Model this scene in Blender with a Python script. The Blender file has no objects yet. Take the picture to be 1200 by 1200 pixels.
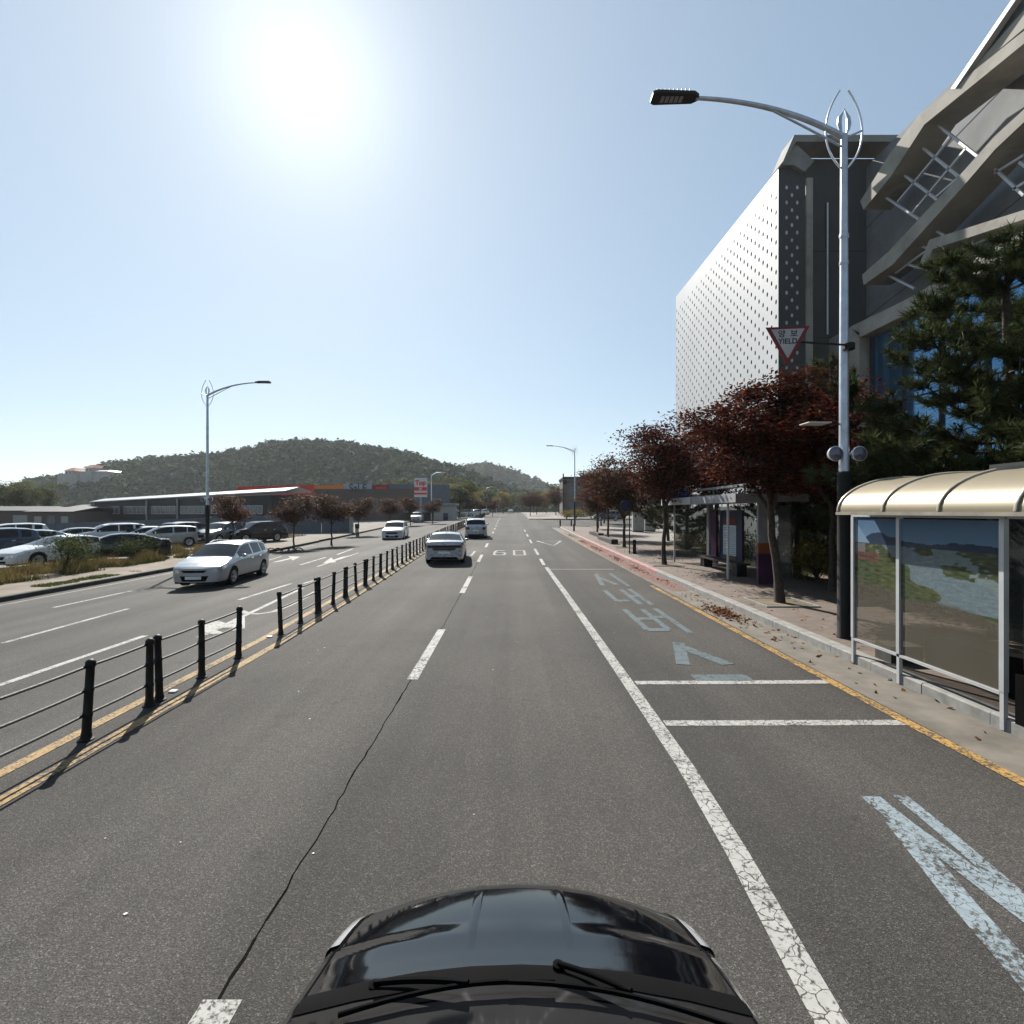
import bpy, bmesh, math, random
import numpy as np
from mathutils import Vector, Matrix, noise
R = math.radians
scene = bpy.context.scene
COL = scene.collection

# ------------------------------------------------------------------ camera
CAMZ = 2.5
cam_d = bpy.data.cameras.new('camera'); cam = bpy.data.objects.new('camera', cam_d); COL.objects.link(cam)
cam.location = (0, 0, CAMZ); cam.rotation_euler = (R(90), 0, 0)
cam_d.angle = R(90); cam_d.clip_end = 9000; cam_d.clip_start = 0.05
scene.camera = cam

# ------------------------------------------------------------------ world, sun, exposure
SUN_EL, SUN_AZ = R(38.7), R(-22.2)
SKY_STRENGTH = 0.064
SD = Vector((math.sin(SUN_AZ)*math.cos(SUN_EL), math.cos(SUN_AZ)*math.cos(SUN_EL), math.sin(SUN_EL)))
world = bpy.data.worlds.new('World'); scene.world = world; world.use_nodes = True
wn, wl = world.node_tree.nodes, world.node_tree.links
wn.clear()
w_out = wn.new('ShaderNodeOutputWorld'); bg = wn.new('ShaderNodeBackground'); sky = wn.new('ShaderNodeTexSky')
sky.sky_type = 'NISHITA'; sky.sun_disc = False; sky.sun_elevation = SUN_EL; sky.sun_rotation = SUN_AZ
sky.air_density = 1.0; sky.dust_density = 0.3; sky.ozone_density = 1.4; sky.altitude = 0
bg.inputs['Strength'].default_value = SKY_STRENGTH
# the bright aureole that hazy air shows round the sun
wtc = wn.new('ShaderNodeTexCoord'); dot = wn.new('ShaderNodeVectorMath'); dot.operation = 'DOT_PRODUCT'
dot.inputs[1].default_value = SD
wl.new(wtc.outputs['Generated'], dot.inputs[0])
def wpow(n, a):
    cl = wn.new('ShaderNodeMath'); cl.operation = 'MAXIMUM'; cl.inputs[1].default_value = 0.0; wl.new(dot.outputs['Value'], cl.inputs[0])
    p = wn.new('ShaderNodeMath'); p.operation = 'POWER'; p.inputs[1].default_value = n; wl.new(cl.outputs[0], p.inputs[0])
    m = wn.new('ShaderNodeMath'); m.operation = 'MULTIPLY'; m.inputs[1].default_value = a; wl.new(p.outputs[0], m.inputs[0])
    return m.outputs[0]
def wadd(a, b):
    m = wn.new('ShaderNodeMath'); m.operation = 'ADD'; wl.new(a, m.inputs[0]); wl.new(b, m.inputs[1]); return m.outputs[0]
glow = wadd(wpow(140, 1.9), wpow(4, 1.0))
gc = wn.new('ShaderNodeVectorMath'); gc.operation = 'SCALE'; gc.inputs[0].default_value = (1.0, 1.0, 0.95); wl.new(glow, gc.inputs['Scale'])
tint = wn.new('ShaderNodeVectorMath'); tint.operation = 'MULTIPLY'; tint.inputs[1].default_value = (1.66, 1.90, 2.04)
gam = wn.new('ShaderNodeGamma'); gam.inputs['Gamma'].default_value = 0.5     # film-like shoulder: the hazy sky is flatter than the clear-air model
wl.new(sky.outputs[0], gam.inputs['Color']); wl.new(gam.outputs[0], tint.inputs[0])
ad = wn.new('ShaderNodeVectorMath'); ad.operation = 'ADD'; wl.new(tint.outputs[0], ad.inputs[0]); wl.new(gc.outputs[0], ad.inputs[1])
wl.new(ad.outputs[0], bg.inputs['Color']); wl.new(bg.outputs[0], w_out.inputs['Surface'])

sun_d = bpy.data.lights.new('sun', 'SUN'); sun_d.energy = 5.0; sun_d.angle = R(0.5); sun_d.color = (1.0, 0.95, 0.87)
sun = bpy.data.objects.new('sun', sun_d); COL.objects.link(sun)
sun.rotation_euler = (-SD).to_track_quat('-Z', 'Y').to_euler()

vs = scene.view_settings
vs.view_transform = 'Standard'; vs.look = 'None'; vs.exposure = 1.15; vs.gamma = 1.0; vs.use_curve_mapping = False
cy = scene.cycles
cy.max_bounces = 7; cy.diffuse_bounces = 3; cy.glossy_bounces = 3; cy.transmission_bounces = 4; cy.transparent_max_bounces = 10
cy.volume_bounces = 1; cy.caustics_reflective = False; cy.caustics_refractive = False; cy.sample_clamp_indirect = 4
cy.use_denoising = True

# ------------------------------------------------------------------ helpers
def tag(o, label=None, cat=None, group=None, kind=None):
    if label: o['label'] = label
    if cat: o['category'] = cat
    if group: o['group'] = group
    if kind: o['kind'] = kind
    return o
def thing(name, label, cat, loc=(0, 0, 0), rz=0, group=None, kind=None):
    o = bpy.data.objects.new(name, None); COL.objects.link(o)
    o.location = loc; o.rotation_euler = (0, 0, rz); o.empty_display_size = .2
    return tag(o, label, cat, group, kind)
def copy_tree(o, parent=None):
    c = o.copy(); COL.objects.link(c)
    if parent: c.parent = parent
    for ch in list(o.children): copy_tree(ch, c)
    return c
class MB:
    def __init__(s): s.v = []; s.f = []
    def face(s, pts):
        n = len(s.v); s.v += [tuple(p) for p in pts]; s.f.append(tuple(range(n, n+len(pts))))
    def box(s, x0, x1, y0, y1, z0, z1):
        n = len(s.v)
        s.v += [(x0,y0,z0),(x1,y0,z0),(x1,y1,z0),(x0,y1,z0),(x0,y0,z1),(x1,y0,z1),(x1,y1,z1),(x0,y1,z1)]
        for f in ((0,3,2,1),(4,5,6,7),(0,1,5,4),(1,2,6,5),(2,3,7,6),(3,0,4,7)): s.f.append(tuple(n+i for i in f))
        return s
    def bar(s, a, b, w, h=None, up=(0,0,1)):
        h = h or w; a = Vector(a); b = Vector(b); d = (b-a).normalized(); u = Vector(up)
        if abs(d.dot(u)) > .98: u = Vector((1,0,0))
        r = d.cross(u).normalized(); u = r.cross(d).normalized(); n = len(s.v)
        for p in (a, b):
            for (i, j) in ((-1,-1),(1,-1),(1,1),(-1,1)): s.v.append(tuple(p + r*(i*w/2) + u*(j*h/2)))
        for f in ((0,1,2,3),(7,6,5,4),(0,4,5,1),(1,5,6,2),(2,6,7,3),(3,7,4,0)): s.f.append(tuple(n+i for i in f))
        return s
    def tube(s, pts, rad, seg=8, cap=True):
        pts = [Vector(p) for p in pts]; rs = rad if isinstance(rad, (list, tuple)) else [rad]*len(pts)
        n0 = len(s.v); u = None
        for i, p in enumerate(pts):
            d = (pts[min(i+1, len(pts)-1)] - pts[max(i-1, 0)]).normalized()
            if u is None:
                u = Vector((1,0,0)) if abs(d.x) < .8 else Vector((0,1,0))
            u = (u - d*u.dot(d)).normalized(); w = d.cross(u)
            for k in range(seg):
                a = 2*math.pi*k/seg
                s.v.append(tuple(p + (u*math.cos(a) + w*math.sin(a))*rs[i]))
        for i in range(len(pts)-1):
            for k in range(seg):
                a = n0+i*seg+k; b = n0+i*seg+(k+1) % seg
                s.f.append((a, b, b+seg, a+seg))
        if cap:
            s.f.append(tuple(n0+k for k in range(seg))[::-1]); s.f.append(tuple(n0+(len(pts)-1)*seg+k for k in range(seg)))
        return s
    def prism(s, pts, dvec):      # polygon extruded along dvec
        n = len(pts); n0 = len(s.v); d = Vector(dvec)
        s.v += [tuple(p) for p in pts] + [tuple(Vector(p)+d) for p in pts]
        s.f.append(tuple(n0+i for i in range(n))); s.f.append(tuple(n0+n+i for i in range(n))[::-1])
        for i in range(n):
            j = (i+1) % n; s.f.append((n0+i, n0+n+i, n0+n+j, n0+j))
        return s
    def lathe(s, prof, seg=24, axis='z', origin=(0,0,0)):
        n0 = len(s.v); o = Vector(origin)
        for (r, h) in prof:
            for k in range(seg):
                a = 2*math.pi*k/seg; c, sn = r*math.cos(a), r*math.sin(a)
                p = (c, sn, h) if axis == 'z' else ((h, c, sn) if axis == 'x' else (c, h, sn))
                s.v.append(tuple(o+Vector(p)))
        for i in range(len(prof)-1):
            for k in range(seg):
                a = n0+i*seg+k; b = n0+i*seg+(k+1) % seg
                s.f.append((a, b, b+seg, a+seg))
        return s
    def xform(s, m):
        s.v = [tuple(m @ Vector(p)) for p in s.v]; return s
    def build(s, name, m, parent=None, smooth=None, recalc=True, bevel=0, kind=None, label=None):
        me = bpy.data.meshes.new(name); me.from_pydata(s.v, [], s.f)
        if recalc and len(s.f) < 60000:
            bm = bmesh.new(); bm.from_mesh(me)
            if bevel:
                bmesh.ops.bevel(bm, geom=[e for e in bm.edges], offset=bevel, segments=1, affect='EDGES', clamp_overlap=True)
            bmesh.ops.recalc_face_normals(bm, faces=bm.faces); bm.to_mesh(me); bm.free()
        if m: me.materials.append(m)
        if smooth is not None:
            me.polygons.foreach_set('use_smooth', [True]*len(me.polygons))
            me.set_sharp_from_angle(angle=R(smooth))
        me.update()
        o = bpy.data.objects.new(name, me); COL.objects.link(o)
        if parent: o.parent = parent
        if kind: o['kind'] = kind
        if label: o['label'] = label
        return o

# ------------------------------------------------------------------ materials
def new_mat(name):
    m = bpy.data.materials.new(name); m.use_nodes = True
    nt = m.node_tree; b = nt.nodes['Principled BSDF']
    return m, nt.nodes, nt.links, b
def coords(n, l, scale=(1,1,1), kind='pos'):
    if kind == 'pos':
        g = n.new('ShaderNodeNewGeometry'); o = g.outputs['Position']
    else:
        g = n.new('ShaderNodeTexCoord'); o = g.outputs['Object']
    mp = n.new('ShaderNodeMapping'); mp.inputs['Scale'].default_value = scale; l.new(o, mp.inputs[0]); return mp.outputs[0]
def noise_n(n, l, co, scale, detail=4, rough=.55):
    t = n.new('ShaderNodeTexNoise'); t.inputs['Scale'].default_value = scale; t.inputs['Detail'].default_value = detail
    t.inputs['Roughness'].default_value = rough; l.new(co, t.inputs['Vector']); return t.outputs['Fac']
def ramp(n, l, fac, stops):
    r = n.new('ShaderNodeValToRGB'); e = r.color_ramp.elements
    while len(e) < len(stops): e.new(.5)
    for el, (p, c) in zip(e, stops):
        el.position = p; el.color = (*c, 1) if len(c) == 3 else c
    l.new(fac, r.inputs[0]); return r.outputs['Color']
def mix(n, l, fac, a, b, mode='MIX'):
    m = n.new('ShaderNodeMix'); m.data_type = 'RGBA'; m.blend_type = mode
    for idx, v in ((0, fac), (6, a), (7, b)):
        if isinstance(v, (int, float)): m.inputs[idx].default_value = v
        elif isinstance(v, tuple): m.inputs[idx].default_value = (*v, 1)
        else: l.new(v, m.inputs[idx])
    return m.outputs[2]
def bump(n, l, b, h, strength=.3, dist=.01):
    bp = n.new('ShaderNodeBump'); bp.inputs['Strength'].default_value = strength; bp.inputs['Distance'].default_value = dist
    l.new(h, bp.inputs['Height']); l.new(bp.outputs[0], b.inputs['Normal'])
def mat(name, col, rough=.6, metal=0, var=.2, scale=3, bmp=0, bscale=40, coat=0, spec=.25, kind='obj', dirt=None):
    m, n, l, b = new_mat(name)
    co = coords(n, l, kind=kind)
    f = noise_n(n, l, co, scale)
    lo = tuple(c*(1-var) for c in col); hi = tuple(min(1, c*(1+var)) for c in col)
    c = ramp(n, l, f, [(.3, lo), (.7, hi)])
    if dirt: c = mix(n, l, ramp(n, l, noise_n(n, l, co, scale*.35+.2, 6, .7), [(.5, (0,0,0)), (.75, (dirt[3],)*3)]), c, tuple(dirt[:3]))
    l.new(c, b.inputs['Base Color'])
    b.inputs['Roughness'].default_value = rough; b.inputs['Metallic'].default_value = metal
    b.inputs['Coat Weight'].default_value = coat; b.inputs['Coat Roughness'].default_value = .04
    b.inputs['Specular IOR Level'].default_value = spec
    if bmp: bump(n, l, b, noise_n(n, l, co, bscale, 5), bmp)
    return m
def leaf_mat(name, cols, trans=.35, rough=.6):
    m, n, l, b = new_mat(name)
    g = n.new('ShaderNodeNewGeometry'); f0 = g.outputs['Random Per Island']
    c = ramp(n, l, f0, [(i/(len(cols)-1), c) for i, c in enumerate(cols)])
    co = coords(n, l); c = mix(n, l, .6, c, ramp(n, l, noise_n(n, l, co, 1.3, 3), [(.3, (.45,.45,.45)), (.7, (1,1,1))]), 'MULTIPLY')
    l.new(c, b.inputs['Base Color']); b.inputs['Roughness'].default_value = rough; b.inputs['Specular IOR Level'].default_value = .03
    tr = n.new('ShaderNodeBsdfTranslucent'); l.new(c, tr.inputs[0]); ms = n.new('ShaderNodeMixShader'); ms.inputs[0].default_value = trans
    l.new(b.outputs[0], ms.inputs[1]); l.new(tr.outputs[0], ms.inputs[2]); l.new(ms.outputs[0], n['Material Output'].inputs[0])
    return m
def asphalt(name, base=(.056,.0535,.0505), patch=.22):
    m, n, l, b = new_mat(name); co = coords(n, l)
    big = noise_n(n, l, co, .22, 5, .6); streak = noise_n(n, l, coords(n, l, (1.2, .05, 1)), 1.0, 4, .6)
    c = ramp(n, l, big, [(.3, tuple(x*(1-patch) for x in base)), (.7, tuple(x*(1+patch) for x in base))])
    c = mix(n, l, .7, c, ramp(n, l, streak, [(.28, (.62,.62,.62)), (.5, (.95,.95,.95)), (.72, (1.18,1.18,1.19))]), 'MULTIPLY')
    wv = n.new('ShaderNodeTexWave'); wv.wave_type = 'BANDS'; wv.bands_direction = 'X'; wv.inputs['Scale'].default_value = .105; wv.inputs['Distortion'].default_value = 1.2; wv.inputs['Detail'].default_value = 3; wv.inputs['Detail Scale'].default_value = .6; wv.inputs['Phase Offset'].default_value = 2.2
    l.new(coords(n, l, (1, .12, 1)), wv.inputs['Vector'])
    c = mix(n, l, 1.0, c, ramp(n, l, wv.outputs['Fac'], [(.1, (.86,.86,.86)), (.9, (1.1,1.1,1.1))]), 'MULTIPLY')
    spot = ramp(n, l, noise_n(n, l, co, 2.3, 3, .5), [(.66, (1,1,1)), (.76, (.78,.78,.79))]); c = mix(n, l, 1.0, c, spot, 'MULTIPLY')
    v = n.new('ShaderNodeTexVoronoi'); v.inputs['Scale'].default_value = 135; l.new(co, v.inputs['Vector'])
    sp = n.new('ShaderNodeSeparateColor'); l.new(v.outputs['Color'], sp.inputs[0])
    agg = ramp(n, l, sp.outputs[0], [(0, (.45,.45,.45)), (.55, (.9,.88,.86)), (.88, (1.3,1.28,1.25)), (1, (2.4,2.35,2.3))])
    c = mix(n, l, .8, c, agg, 'MULTIPLY')
    l.new(c, b.inputs['Base Color']); b.inputs['Roughness'].default_value = .85; b.inputs['Specular IOR Level'].default_value = .12
    bump(n, l, b, v.outputs['Distance'], .5, .006)
    return m
def paint_mat(name, col, worn=.3, crack=0, under=(.045,.043,.04), crack_scale=9, wear_scale=26):
    m, n, l, b = new_mat(name); co = coords(n, l)
    f = noise_n(n, l, co, 5, 6, .65)
    c = ramp(n, l, f, [(.3, tuple(x*.75 for x in col)), (.65, col)])
    wf = noise_n(n, l, co, wear_scale, 6, .75)
    big = noise_n(n, l, co, 1.7, 3)
    ma = n.new('ShaderNodeMath'); ma.operation = 'MULTIPLY_ADD'; ma.inputs[1].default_value = .4; l.new(big, ma.inputs[0]); l.new(wf, ma.inputs[2])
    t = .48 + worn*.5
    mask = ramp(n, l, ma.outputs[0], [(max(0, t-.07), (1,1,1)), (min(1, t+.03), (0,0,0))])
    c = mix(n, l, mask, c, under)
    if crack:
        v = n.new('ShaderNodeTexVoronoi'); v.feature = 'DISTANCE_TO_EDGE'; v.inputs['Scale'].default_value = crack_scale
        nn = n.new('ShaderNodeTexNoise'); nn.inputs['Scale'].default_value = 14; l.new(co, nn.inputs['Vector'])
        va = n.new('ShaderNodeVectorMath'); va.operation = 'MULTIPLY_ADD'; va.inputs[1].default_value = (.06,.06,0); l.new(nn.outputs['Color'], va.inputs[0]); l.new(co, va.inputs[2])
        l.new(va.outputs[0], v.inputs['Vector'])
        cm = ramp(n, l, v.outputs['Distance'], [(.012*crack, (1,1,1)), (.03*crack, (0,0,0))])
        c = mix(n, l, cm, c, (.05,.045,.04))
    l.new(c, b.inputs['Base Color']); b.inputs['Roughness'].default_value = .8; b.inputs['Specular IOR Level'].default_value = .15
    return m

M = {}
M['asphalt'] = asphalt('asphalt')
M['asphalt_left'] = asphalt('asphalt_left', (.060,.058,.055), .2)
M['white_paint'] = paint_mat('white_paint', (.33,.325,.31), .36)
M['white_paint_cracked'] = paint_mat('white_paint_cracked', (.32,.315,.30), .34, 1.0)
M['white_paint_worn'] = paint_mat('white_paint_worn', (.26,.255,.25), .26)
M['blue_paint'] = paint_mat('faded_blue_paint', (.088,.112,.124), .33, 0, wear_scale=12)
M['blue_white_paint'] = paint_mat('blue_white_paint', (.20,.245,.27), .42, .8, crack_scale=12)
M['yellow_paint'] = paint_mat('yellow_paint', (.36,.215,.065), .46, .6, crack_scale=7)
M['yellow_paint_old'] = paint_mat('yellow_paint_old', (.30,.205,.095), .40, .5)
M['red_paint'] = paint_mat('red_kerb_paint', (.15,.08,.07), .30, 0, (.105,.095,.082), wear_scale=5)
M['gutter'] = mat('gutter_concrete', (.125,.112,.095), .9, var=.25, scale=2.2, bmp=.3, bscale=60, kind='pos', dirt=(.06,.053,.045,.6))
M['kerb'] = mat('kerb_granite', (.20,.195,.185), .85, var=.22, scale=6, bmp=.3, bscale=70, kind='pos', dirt=(.13,.12,.10,.5))
M['kerb_red'] = mat('kerb_red', (.27,.15,.14), .8, var=.25, scale=3, bmp=.2, kind='pos', dirt=(.3,.27,.25,.8))
M['dark_kerb'] = mat('dark_kerb', (.05,.048,.045), .85, var=.25, scale=4, kind='pos')
M['crack'] = mat('crack_tar', (.008,.0075,.007), 1.0, var=.2, spec=0)
M['concrete'] = mat('building_concrete', (.21,.205,.195), .85, var=.13, scale=.45, bmp=.15, bscale=18, kind='pos', dirt=(.09,.085,.08,.7))
M['concrete_light'] = mat('light_concrete', (.29,.275,.245), .85, var=.18, scale=.6, bmp=.15, bscale=20, kind='pos', dirt=(.13,.12,.10,.8))
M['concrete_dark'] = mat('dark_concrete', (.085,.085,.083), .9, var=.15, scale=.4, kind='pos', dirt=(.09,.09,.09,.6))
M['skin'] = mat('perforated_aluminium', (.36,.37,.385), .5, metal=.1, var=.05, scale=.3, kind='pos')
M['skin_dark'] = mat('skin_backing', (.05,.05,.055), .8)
M['skin_return_shade'] = mat('perforated_return_shaded', (.06,.06,.06), .6, metal=.0, var=.08)  # darker than the wing skin: shade of the turned-away side put into the colour
M['white_steel'] = mat('white_steel', (.45,.46,.48), .4, var=.06)
M['glass_blue'] = mat('blue_window_glass', (.05,.16,.30), .06, metal=.75, var=.1, scale=.5, spec=1)
M['galv'] = mat('galvanised_steel', (.42,.45,.50), .42, metal=.75, var=.15, scale=8)
M['silver_pipe'] = mat('silver_pipe', (.62,.64,.67), .35, metal=.6, var=.1)
M['black_wrap'] = mat('black_pole_wrap', (.010,.010,.010), .6, var=.3)
M['black'] = mat('black_metal', (.008,.0075,.007), .55, var=.3, scale=9, bmp=.3, bscale=60)
M['dark_grey'] = mat('dark_grey_plastic', (.025,.025,.027), .6)
M['grey'] = mat('grey_metal', (.25,.25,.26), .5)
M['white'] = mat('white_plastic', (.5,.5,.495), .5, var=.05)
M['sign_white'] = mat('sign_white', (.36,.355,.355), .5, var=.12)
M['sign_face'] = mat('sign_face', (.34,.335,.335), .6, var=.12)
M['sign_red'] = mat('sign_red', (.14,.016,.02), .5, var=.1)
M['red'] = mat('red_panel', (.50,.045,.03), .5, var=.08, kind='pos', scale=.5)
M['orange'] = mat('orange_panel', (.62,.20,.04), .5, var=.08)
M['sign_black'] = mat('sign_black', (.03,.03,.035), .5)
M['sign_blue'] = mat('sign_blue', (.03,.06,.40), .4)
M['purple'] = mat('purple_panel', (.05,.016,.05), .5)
M['orange_dim'] = mat('orange_band', (.22,.07,.02), .6)
M['poster'] = mat('poster_paper', (.5,.56,.62), .5, var=.06)
M['navy'] = mat('navy_panel', (.012,.018,.05), .45)
M['canopy'] = mat('beige_canopy_metal', (.215,.185,.13), .42, metal=.25, var=.05, scale=1.2, kind='pos')
M['seam'] = mat('canopy_seam', (.30,.27,.22), .4, metal=.4)
M['alu'] = mat('aluminium_frame', (.50,.51,.52), .4, metal=.5, var=.1)
M['tyre'] = mat('tyre_rubber', (.010,.010,.010), .85)
M['rim'] = mat('alloy_rim', (.45,.46,.47), .3, metal=.8)
M['trim'] = mat('black_trim', (.003,.003,.0033), .9, spec=.05)
M['hole_light'] = mat('hole_light_backing', (.42,.43,.44), .7)  # painted pale to stand for light coming through the return's holes
M['headlight'] = mat('headlight_glass', (.6,.62,.65), .12, metal=.6, coat=1)
M['taillight'] = mat('taillight_dark', (.022,.008,.009), .2, coat=.4)
M['plate'] = mat('number_plate', (.6,.6,.58), .5, var=.04)
M['bark'] = mat('bark', (.055,.042,.034), .95, var=.4, scale=14, bmp=.8, bscale=30)
M['bark_pale'] = mat('bark_pale', (.12,.09,.07), .95, var=.4, scale=10, bmp=.6, bscale=30)
M['maple'] = leaf_mat('maple_leaves', [(.022,.008,.007), (.045,.011,.009), (.10,.017,.011), (.030,.024,.011), (.20,.04,.016)], .30)
M['maple_brown'] = leaf_mat('brown_red_leaves', [(.045,.017,.011), (.075,.027,.014), (.11,.04,.017), (.035,.038,.014)], .35)
M['green_leaf'] = leaf_mat('green_leaves', [(.035,.055,.015), (.06,.08,.022), (.09,.10,.03), (.12,.10,.03)], .35)
M['yellow_leaf'] = leaf_mat('yellow_leaves', [(.12,.11,.025), (.20,.15,.03), (.28,.19,.04), (.10,.10,.03)], .4)
M['pine'] = leaf_mat('pine_needles', [(.022,.038,.016), (.035,.055,.02), (.055,.075,.028), (.10,.085,.03)], .2)
M['dry_grass'] = leaf_mat('dry_grass', [(.16,.11,.045), (.20,.145,.06), (.08,.08,.03), (.24,.18,.08)], .35)
M['weed'] = leaf_mat('green_weeds', [(.03,.045,.015), (.05,.07,.02), (.09,.10,.03)], .35)
M['fallen'] = leaf_mat('fallen_leaves', [(.16,.06,.03), (.22,.09,.04), (.10,.04,.025), (.28,.15,.07)], .2)
M['soil'] = mat('verge_soil', (.11,.09,.06), .95, var=.4, scale=1.5, bmp=.6, bscale=12, kind='pos')
M['lot'] = mat('lot_gravel', (.15,.14,.13), .95, var=.2, scale=.5, bmp=.4, bscale=25, kind='pos')
M['path_dirt'] = mat('path_dirt', (.15,.125,.10), .95, var=.25, scale=1.0, bmp=.4, bscale=30, kind='pos', dirt=(.13,.12,.07,.7))
M['plaza'] = mat('plaza_paving', (.17,.155,.14), .9, var=.2, scale=.8, kind='pos')
M['far_ground'] = mat('far_ground', (.07,.07,.045), .95, var=.35, scale=.02, kind='pos')
M['grey_wall'] = mat('grey_boundary_wall', (.10,.11,.13), .8, var=.1, scale=1.2, kind='pos')
M['dark_wall'] = mat('dark_cladding', (.014,.015,.017), .6, var=.25, scale=.3, kind='pos')
M['steel_roof'] = mat('pale_roof_sheet', (.28,.29,.30), .5, metal=.1, var=.1, kind='pos', scale=.4)
M['pane'] = mat('dim_window', (.10,.12,.14), .15, metal=.3)
M['brown_wall'] = mat('brown_render', (.10,.08,.07), .85, var=.1, kind='pos', scale=.2)
M['pale_wall'] = mat('pale_render', (.30,.295,.28), .8, var=.1, kind='pos', scale=.3)
M['roof_red'] = mat('red_roof_tile', (.28,.12,.09), .8)
M['bridge_green'] = mat('green_bridge_paint', (.10,.16,.12), .6)

# brick paving of the right pavement
def paving():
    m, n, l, b = new_mat('brick_paving'); co = coords(n, l, (1,1,1))
    br = n.new('ShaderNodeTexBrick'); l.new(co, br.inputs['Vector'])
    br.inputs['Scale'].default_value = 1; br.inputs['Brick Width'].default_value = .2; br.inputs['Row Height'].default_value = .1
    br.inputs['Mortar Size'].default_value = .006; br.inputs['Color1'].default_value = (.135,.098,.078,1); br.inputs['Color2'].default_value = (.095,.071,.059,1)
    br.inputs['Mortar'].default_value = (.06,.05,.042,1)
    c = mix(n, l, .8, br.outputs['Color'], ramp(n, l, noise_n(n, l, co, .9, 6, .7), [(.3, (.6,.62,.6)), (.7, (1.2,1.2,1.2))]), 'MULTIPLY')
    l.new(c, b.inputs['Base Color']); b.inputs['Roughness'].default_value = .9
    bump(n, l, b, br.outputs['Fac'], -.3, .01); return m
M['paving'] = paving()

# ------------------------------------------------------------------ the ground
def rise(y): return 2.2*(1-math.exp(-(max(0, y)/110)**2))
def cross(x):
    if x > -4.9: return 0
    return -.36*min(1, (-4.9-x)/11.1)
def road_z(x, y): return cross(x)+rise(y)
def lkerb(y): return -15.9 - .035*max(0, y-35)
def surf(x, y):
    if x > 5.7: return rise(y)+.15 + max(0, x-9.8)*0
    if x < lkerb(y): return rise(y)-.2
    return road_z(x, y)
def P(px, py, off=0):
    y = 20.0
    for _ in range(60):
        x = (px-600)/600*y
        y = .5*y + .5*600*(CAMZ-surf(x, y)-off)/max(.5, (py-600))
    return Vector(((px-600)/600*y, y, surf((px-600)/600*y, y)))
def at(px, py, y): return Vector(((px-600)/600*y, y, CAMZ+(600-py)/600*y))

YS = [-60, -30, -10, 0] + [4*i for i in range(1, 30)] + [120+12*i for i in range(0, 16)] + [340, 420, 520]
def sheet(name, fx, m, ys=YS, dz=0, zf=None, kind='structure', parent=None):
    """fx(y) -> list of x; z from zf"""
    mb = MB(); zf = zf or road_z; prev = None
    for y in ys:
        row = [(x, y, zf(x, y)+dz) for x in fx(y)]; n = len(mb.v); mb.v += row
        if prev is not None:
            for i in range(len(row)-1): mb.f.append((prev+i, prev+i+1, n+i+1, n+i))
        prev = n
    return mb.build(name, m, parent, kind=kind)
def ysr(a, b): return [a]+[y for y in YS if a < y < b]+[b]

bm_ = MB(); bm_.face([(-3000,-600,-1.2),(3000,-600,-1.2),(3000,4500,-1.2),(-3000,4500,-1.2)]); bm_.build('ground', M['far_ground'], kind='structure')
sheet('far_terrain', lambda y: [-400, -150, -60, 60, 150, 400], M['far_ground'], ysr(-60, 520), -.62, lambda x, y: rise(y))
def fence_x(y): return -4.66 - .035*max(0, min(y, 45)-10) - .006*max(0, y-45)
sheet('road', lambda y: [fence_x(y)-.2, -2, 1, 5.72], M['asphalt'])
sheet('opposite_road', lambda y: [lkerb(y)-.1, -12, -8, fence_x(y)-.2], M['asphalt_left'])
sheet('side_road', lambda y: [5.72, 30, 90], M['asphalt'], ysr(63.5, 92), 0)
flat = lambda x, y: rise(y)+.15
sheet('sidewalk', lambda y: [5.82, 9.8], M['paving'], ysr(-40, 62), 0, flat)
sheet('verge', lambda y: [9.8, 14, 60], M['soil'], ysr(-40, 34), 0, flat)
sheet('plaza', lambda y: [9.8, 20, 90], M['plaza'], ysr(34, 62), 0, flat)
sheet('far_pavement', lambda y: [3.3 if y < 130 else 3.9, 90], M['plaza'], ysr(94, 420), -.02, flat)
sheet('left_path', lambda y: [lkerb(y)-.16, lkerb(y)-2.4], M['path_dirt'], ysr(-40, 200), 0, lambda x, y: rise(y)-.2)
sheet('left_verge', lambda y: [lkerb(y)-2.4, lkerb(y)-4.8], M['soil'], ysr(-40, 34), 0, lambda x, y: rise(y)-.2)
sheet('parking_lot', lambda y: [lkerb(y)-(4.8 if y <= 34 else 2.4), -40, -110], M['lot'], ysr(-40, 34)+ysr(34.01, 200), 0, lambda x, y: rise(y)-.2)

# gutter
gut = sheet('gutter', lambda y: [4.78, 5.6], M['gutter'], ysr(-40, 62), .004)
sheet('red_gutter', lambda y: [4.9 if y > 17 and y < 34 else 5.0, 5.58], M['red_paint'], ysr(16, 40), .008)

# kerb stones: right
kerb = thing('kerb', None, None, kind='structure')
def kerbstone(x0, y0, x1, y1, wdt, h, m, zb, name='kerb_stone'):
    mb = MB(); a = Vector((x0, y0, 0)); b = Vector((x1, y1, 0)); d = (b-a).normalized(); r = Vector((d.y, -d.x, 0))
    a += d*.006; b -= d*.006; ch = .02
    prof = [(0, -.25), (0, h-ch), (ch, h), (wdt, h), (wdt, -.25)]
    rows = []
    for p, zz in ((a, zb(y0)), (b, zb(y1))):
        n = len(mb.v); mb.v += [tuple(p + r*u + Vector((0,0,zz+w))) for u, w in prof]; rows.append(n)
    for i in range(5): j = (i+1) % 5; mb.f.append((rows[0]+i, rows[0]+j, rows[1]+j, rows[1]+i))
    mb.f.append(tuple(rows[0]+i for i in range(5))); mb.f.append(tuple(rows[1]+i for i in range(5))[::-1])
    return mb.build(name, m, kerb)
y = -12.0
random.seed(3)
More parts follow.
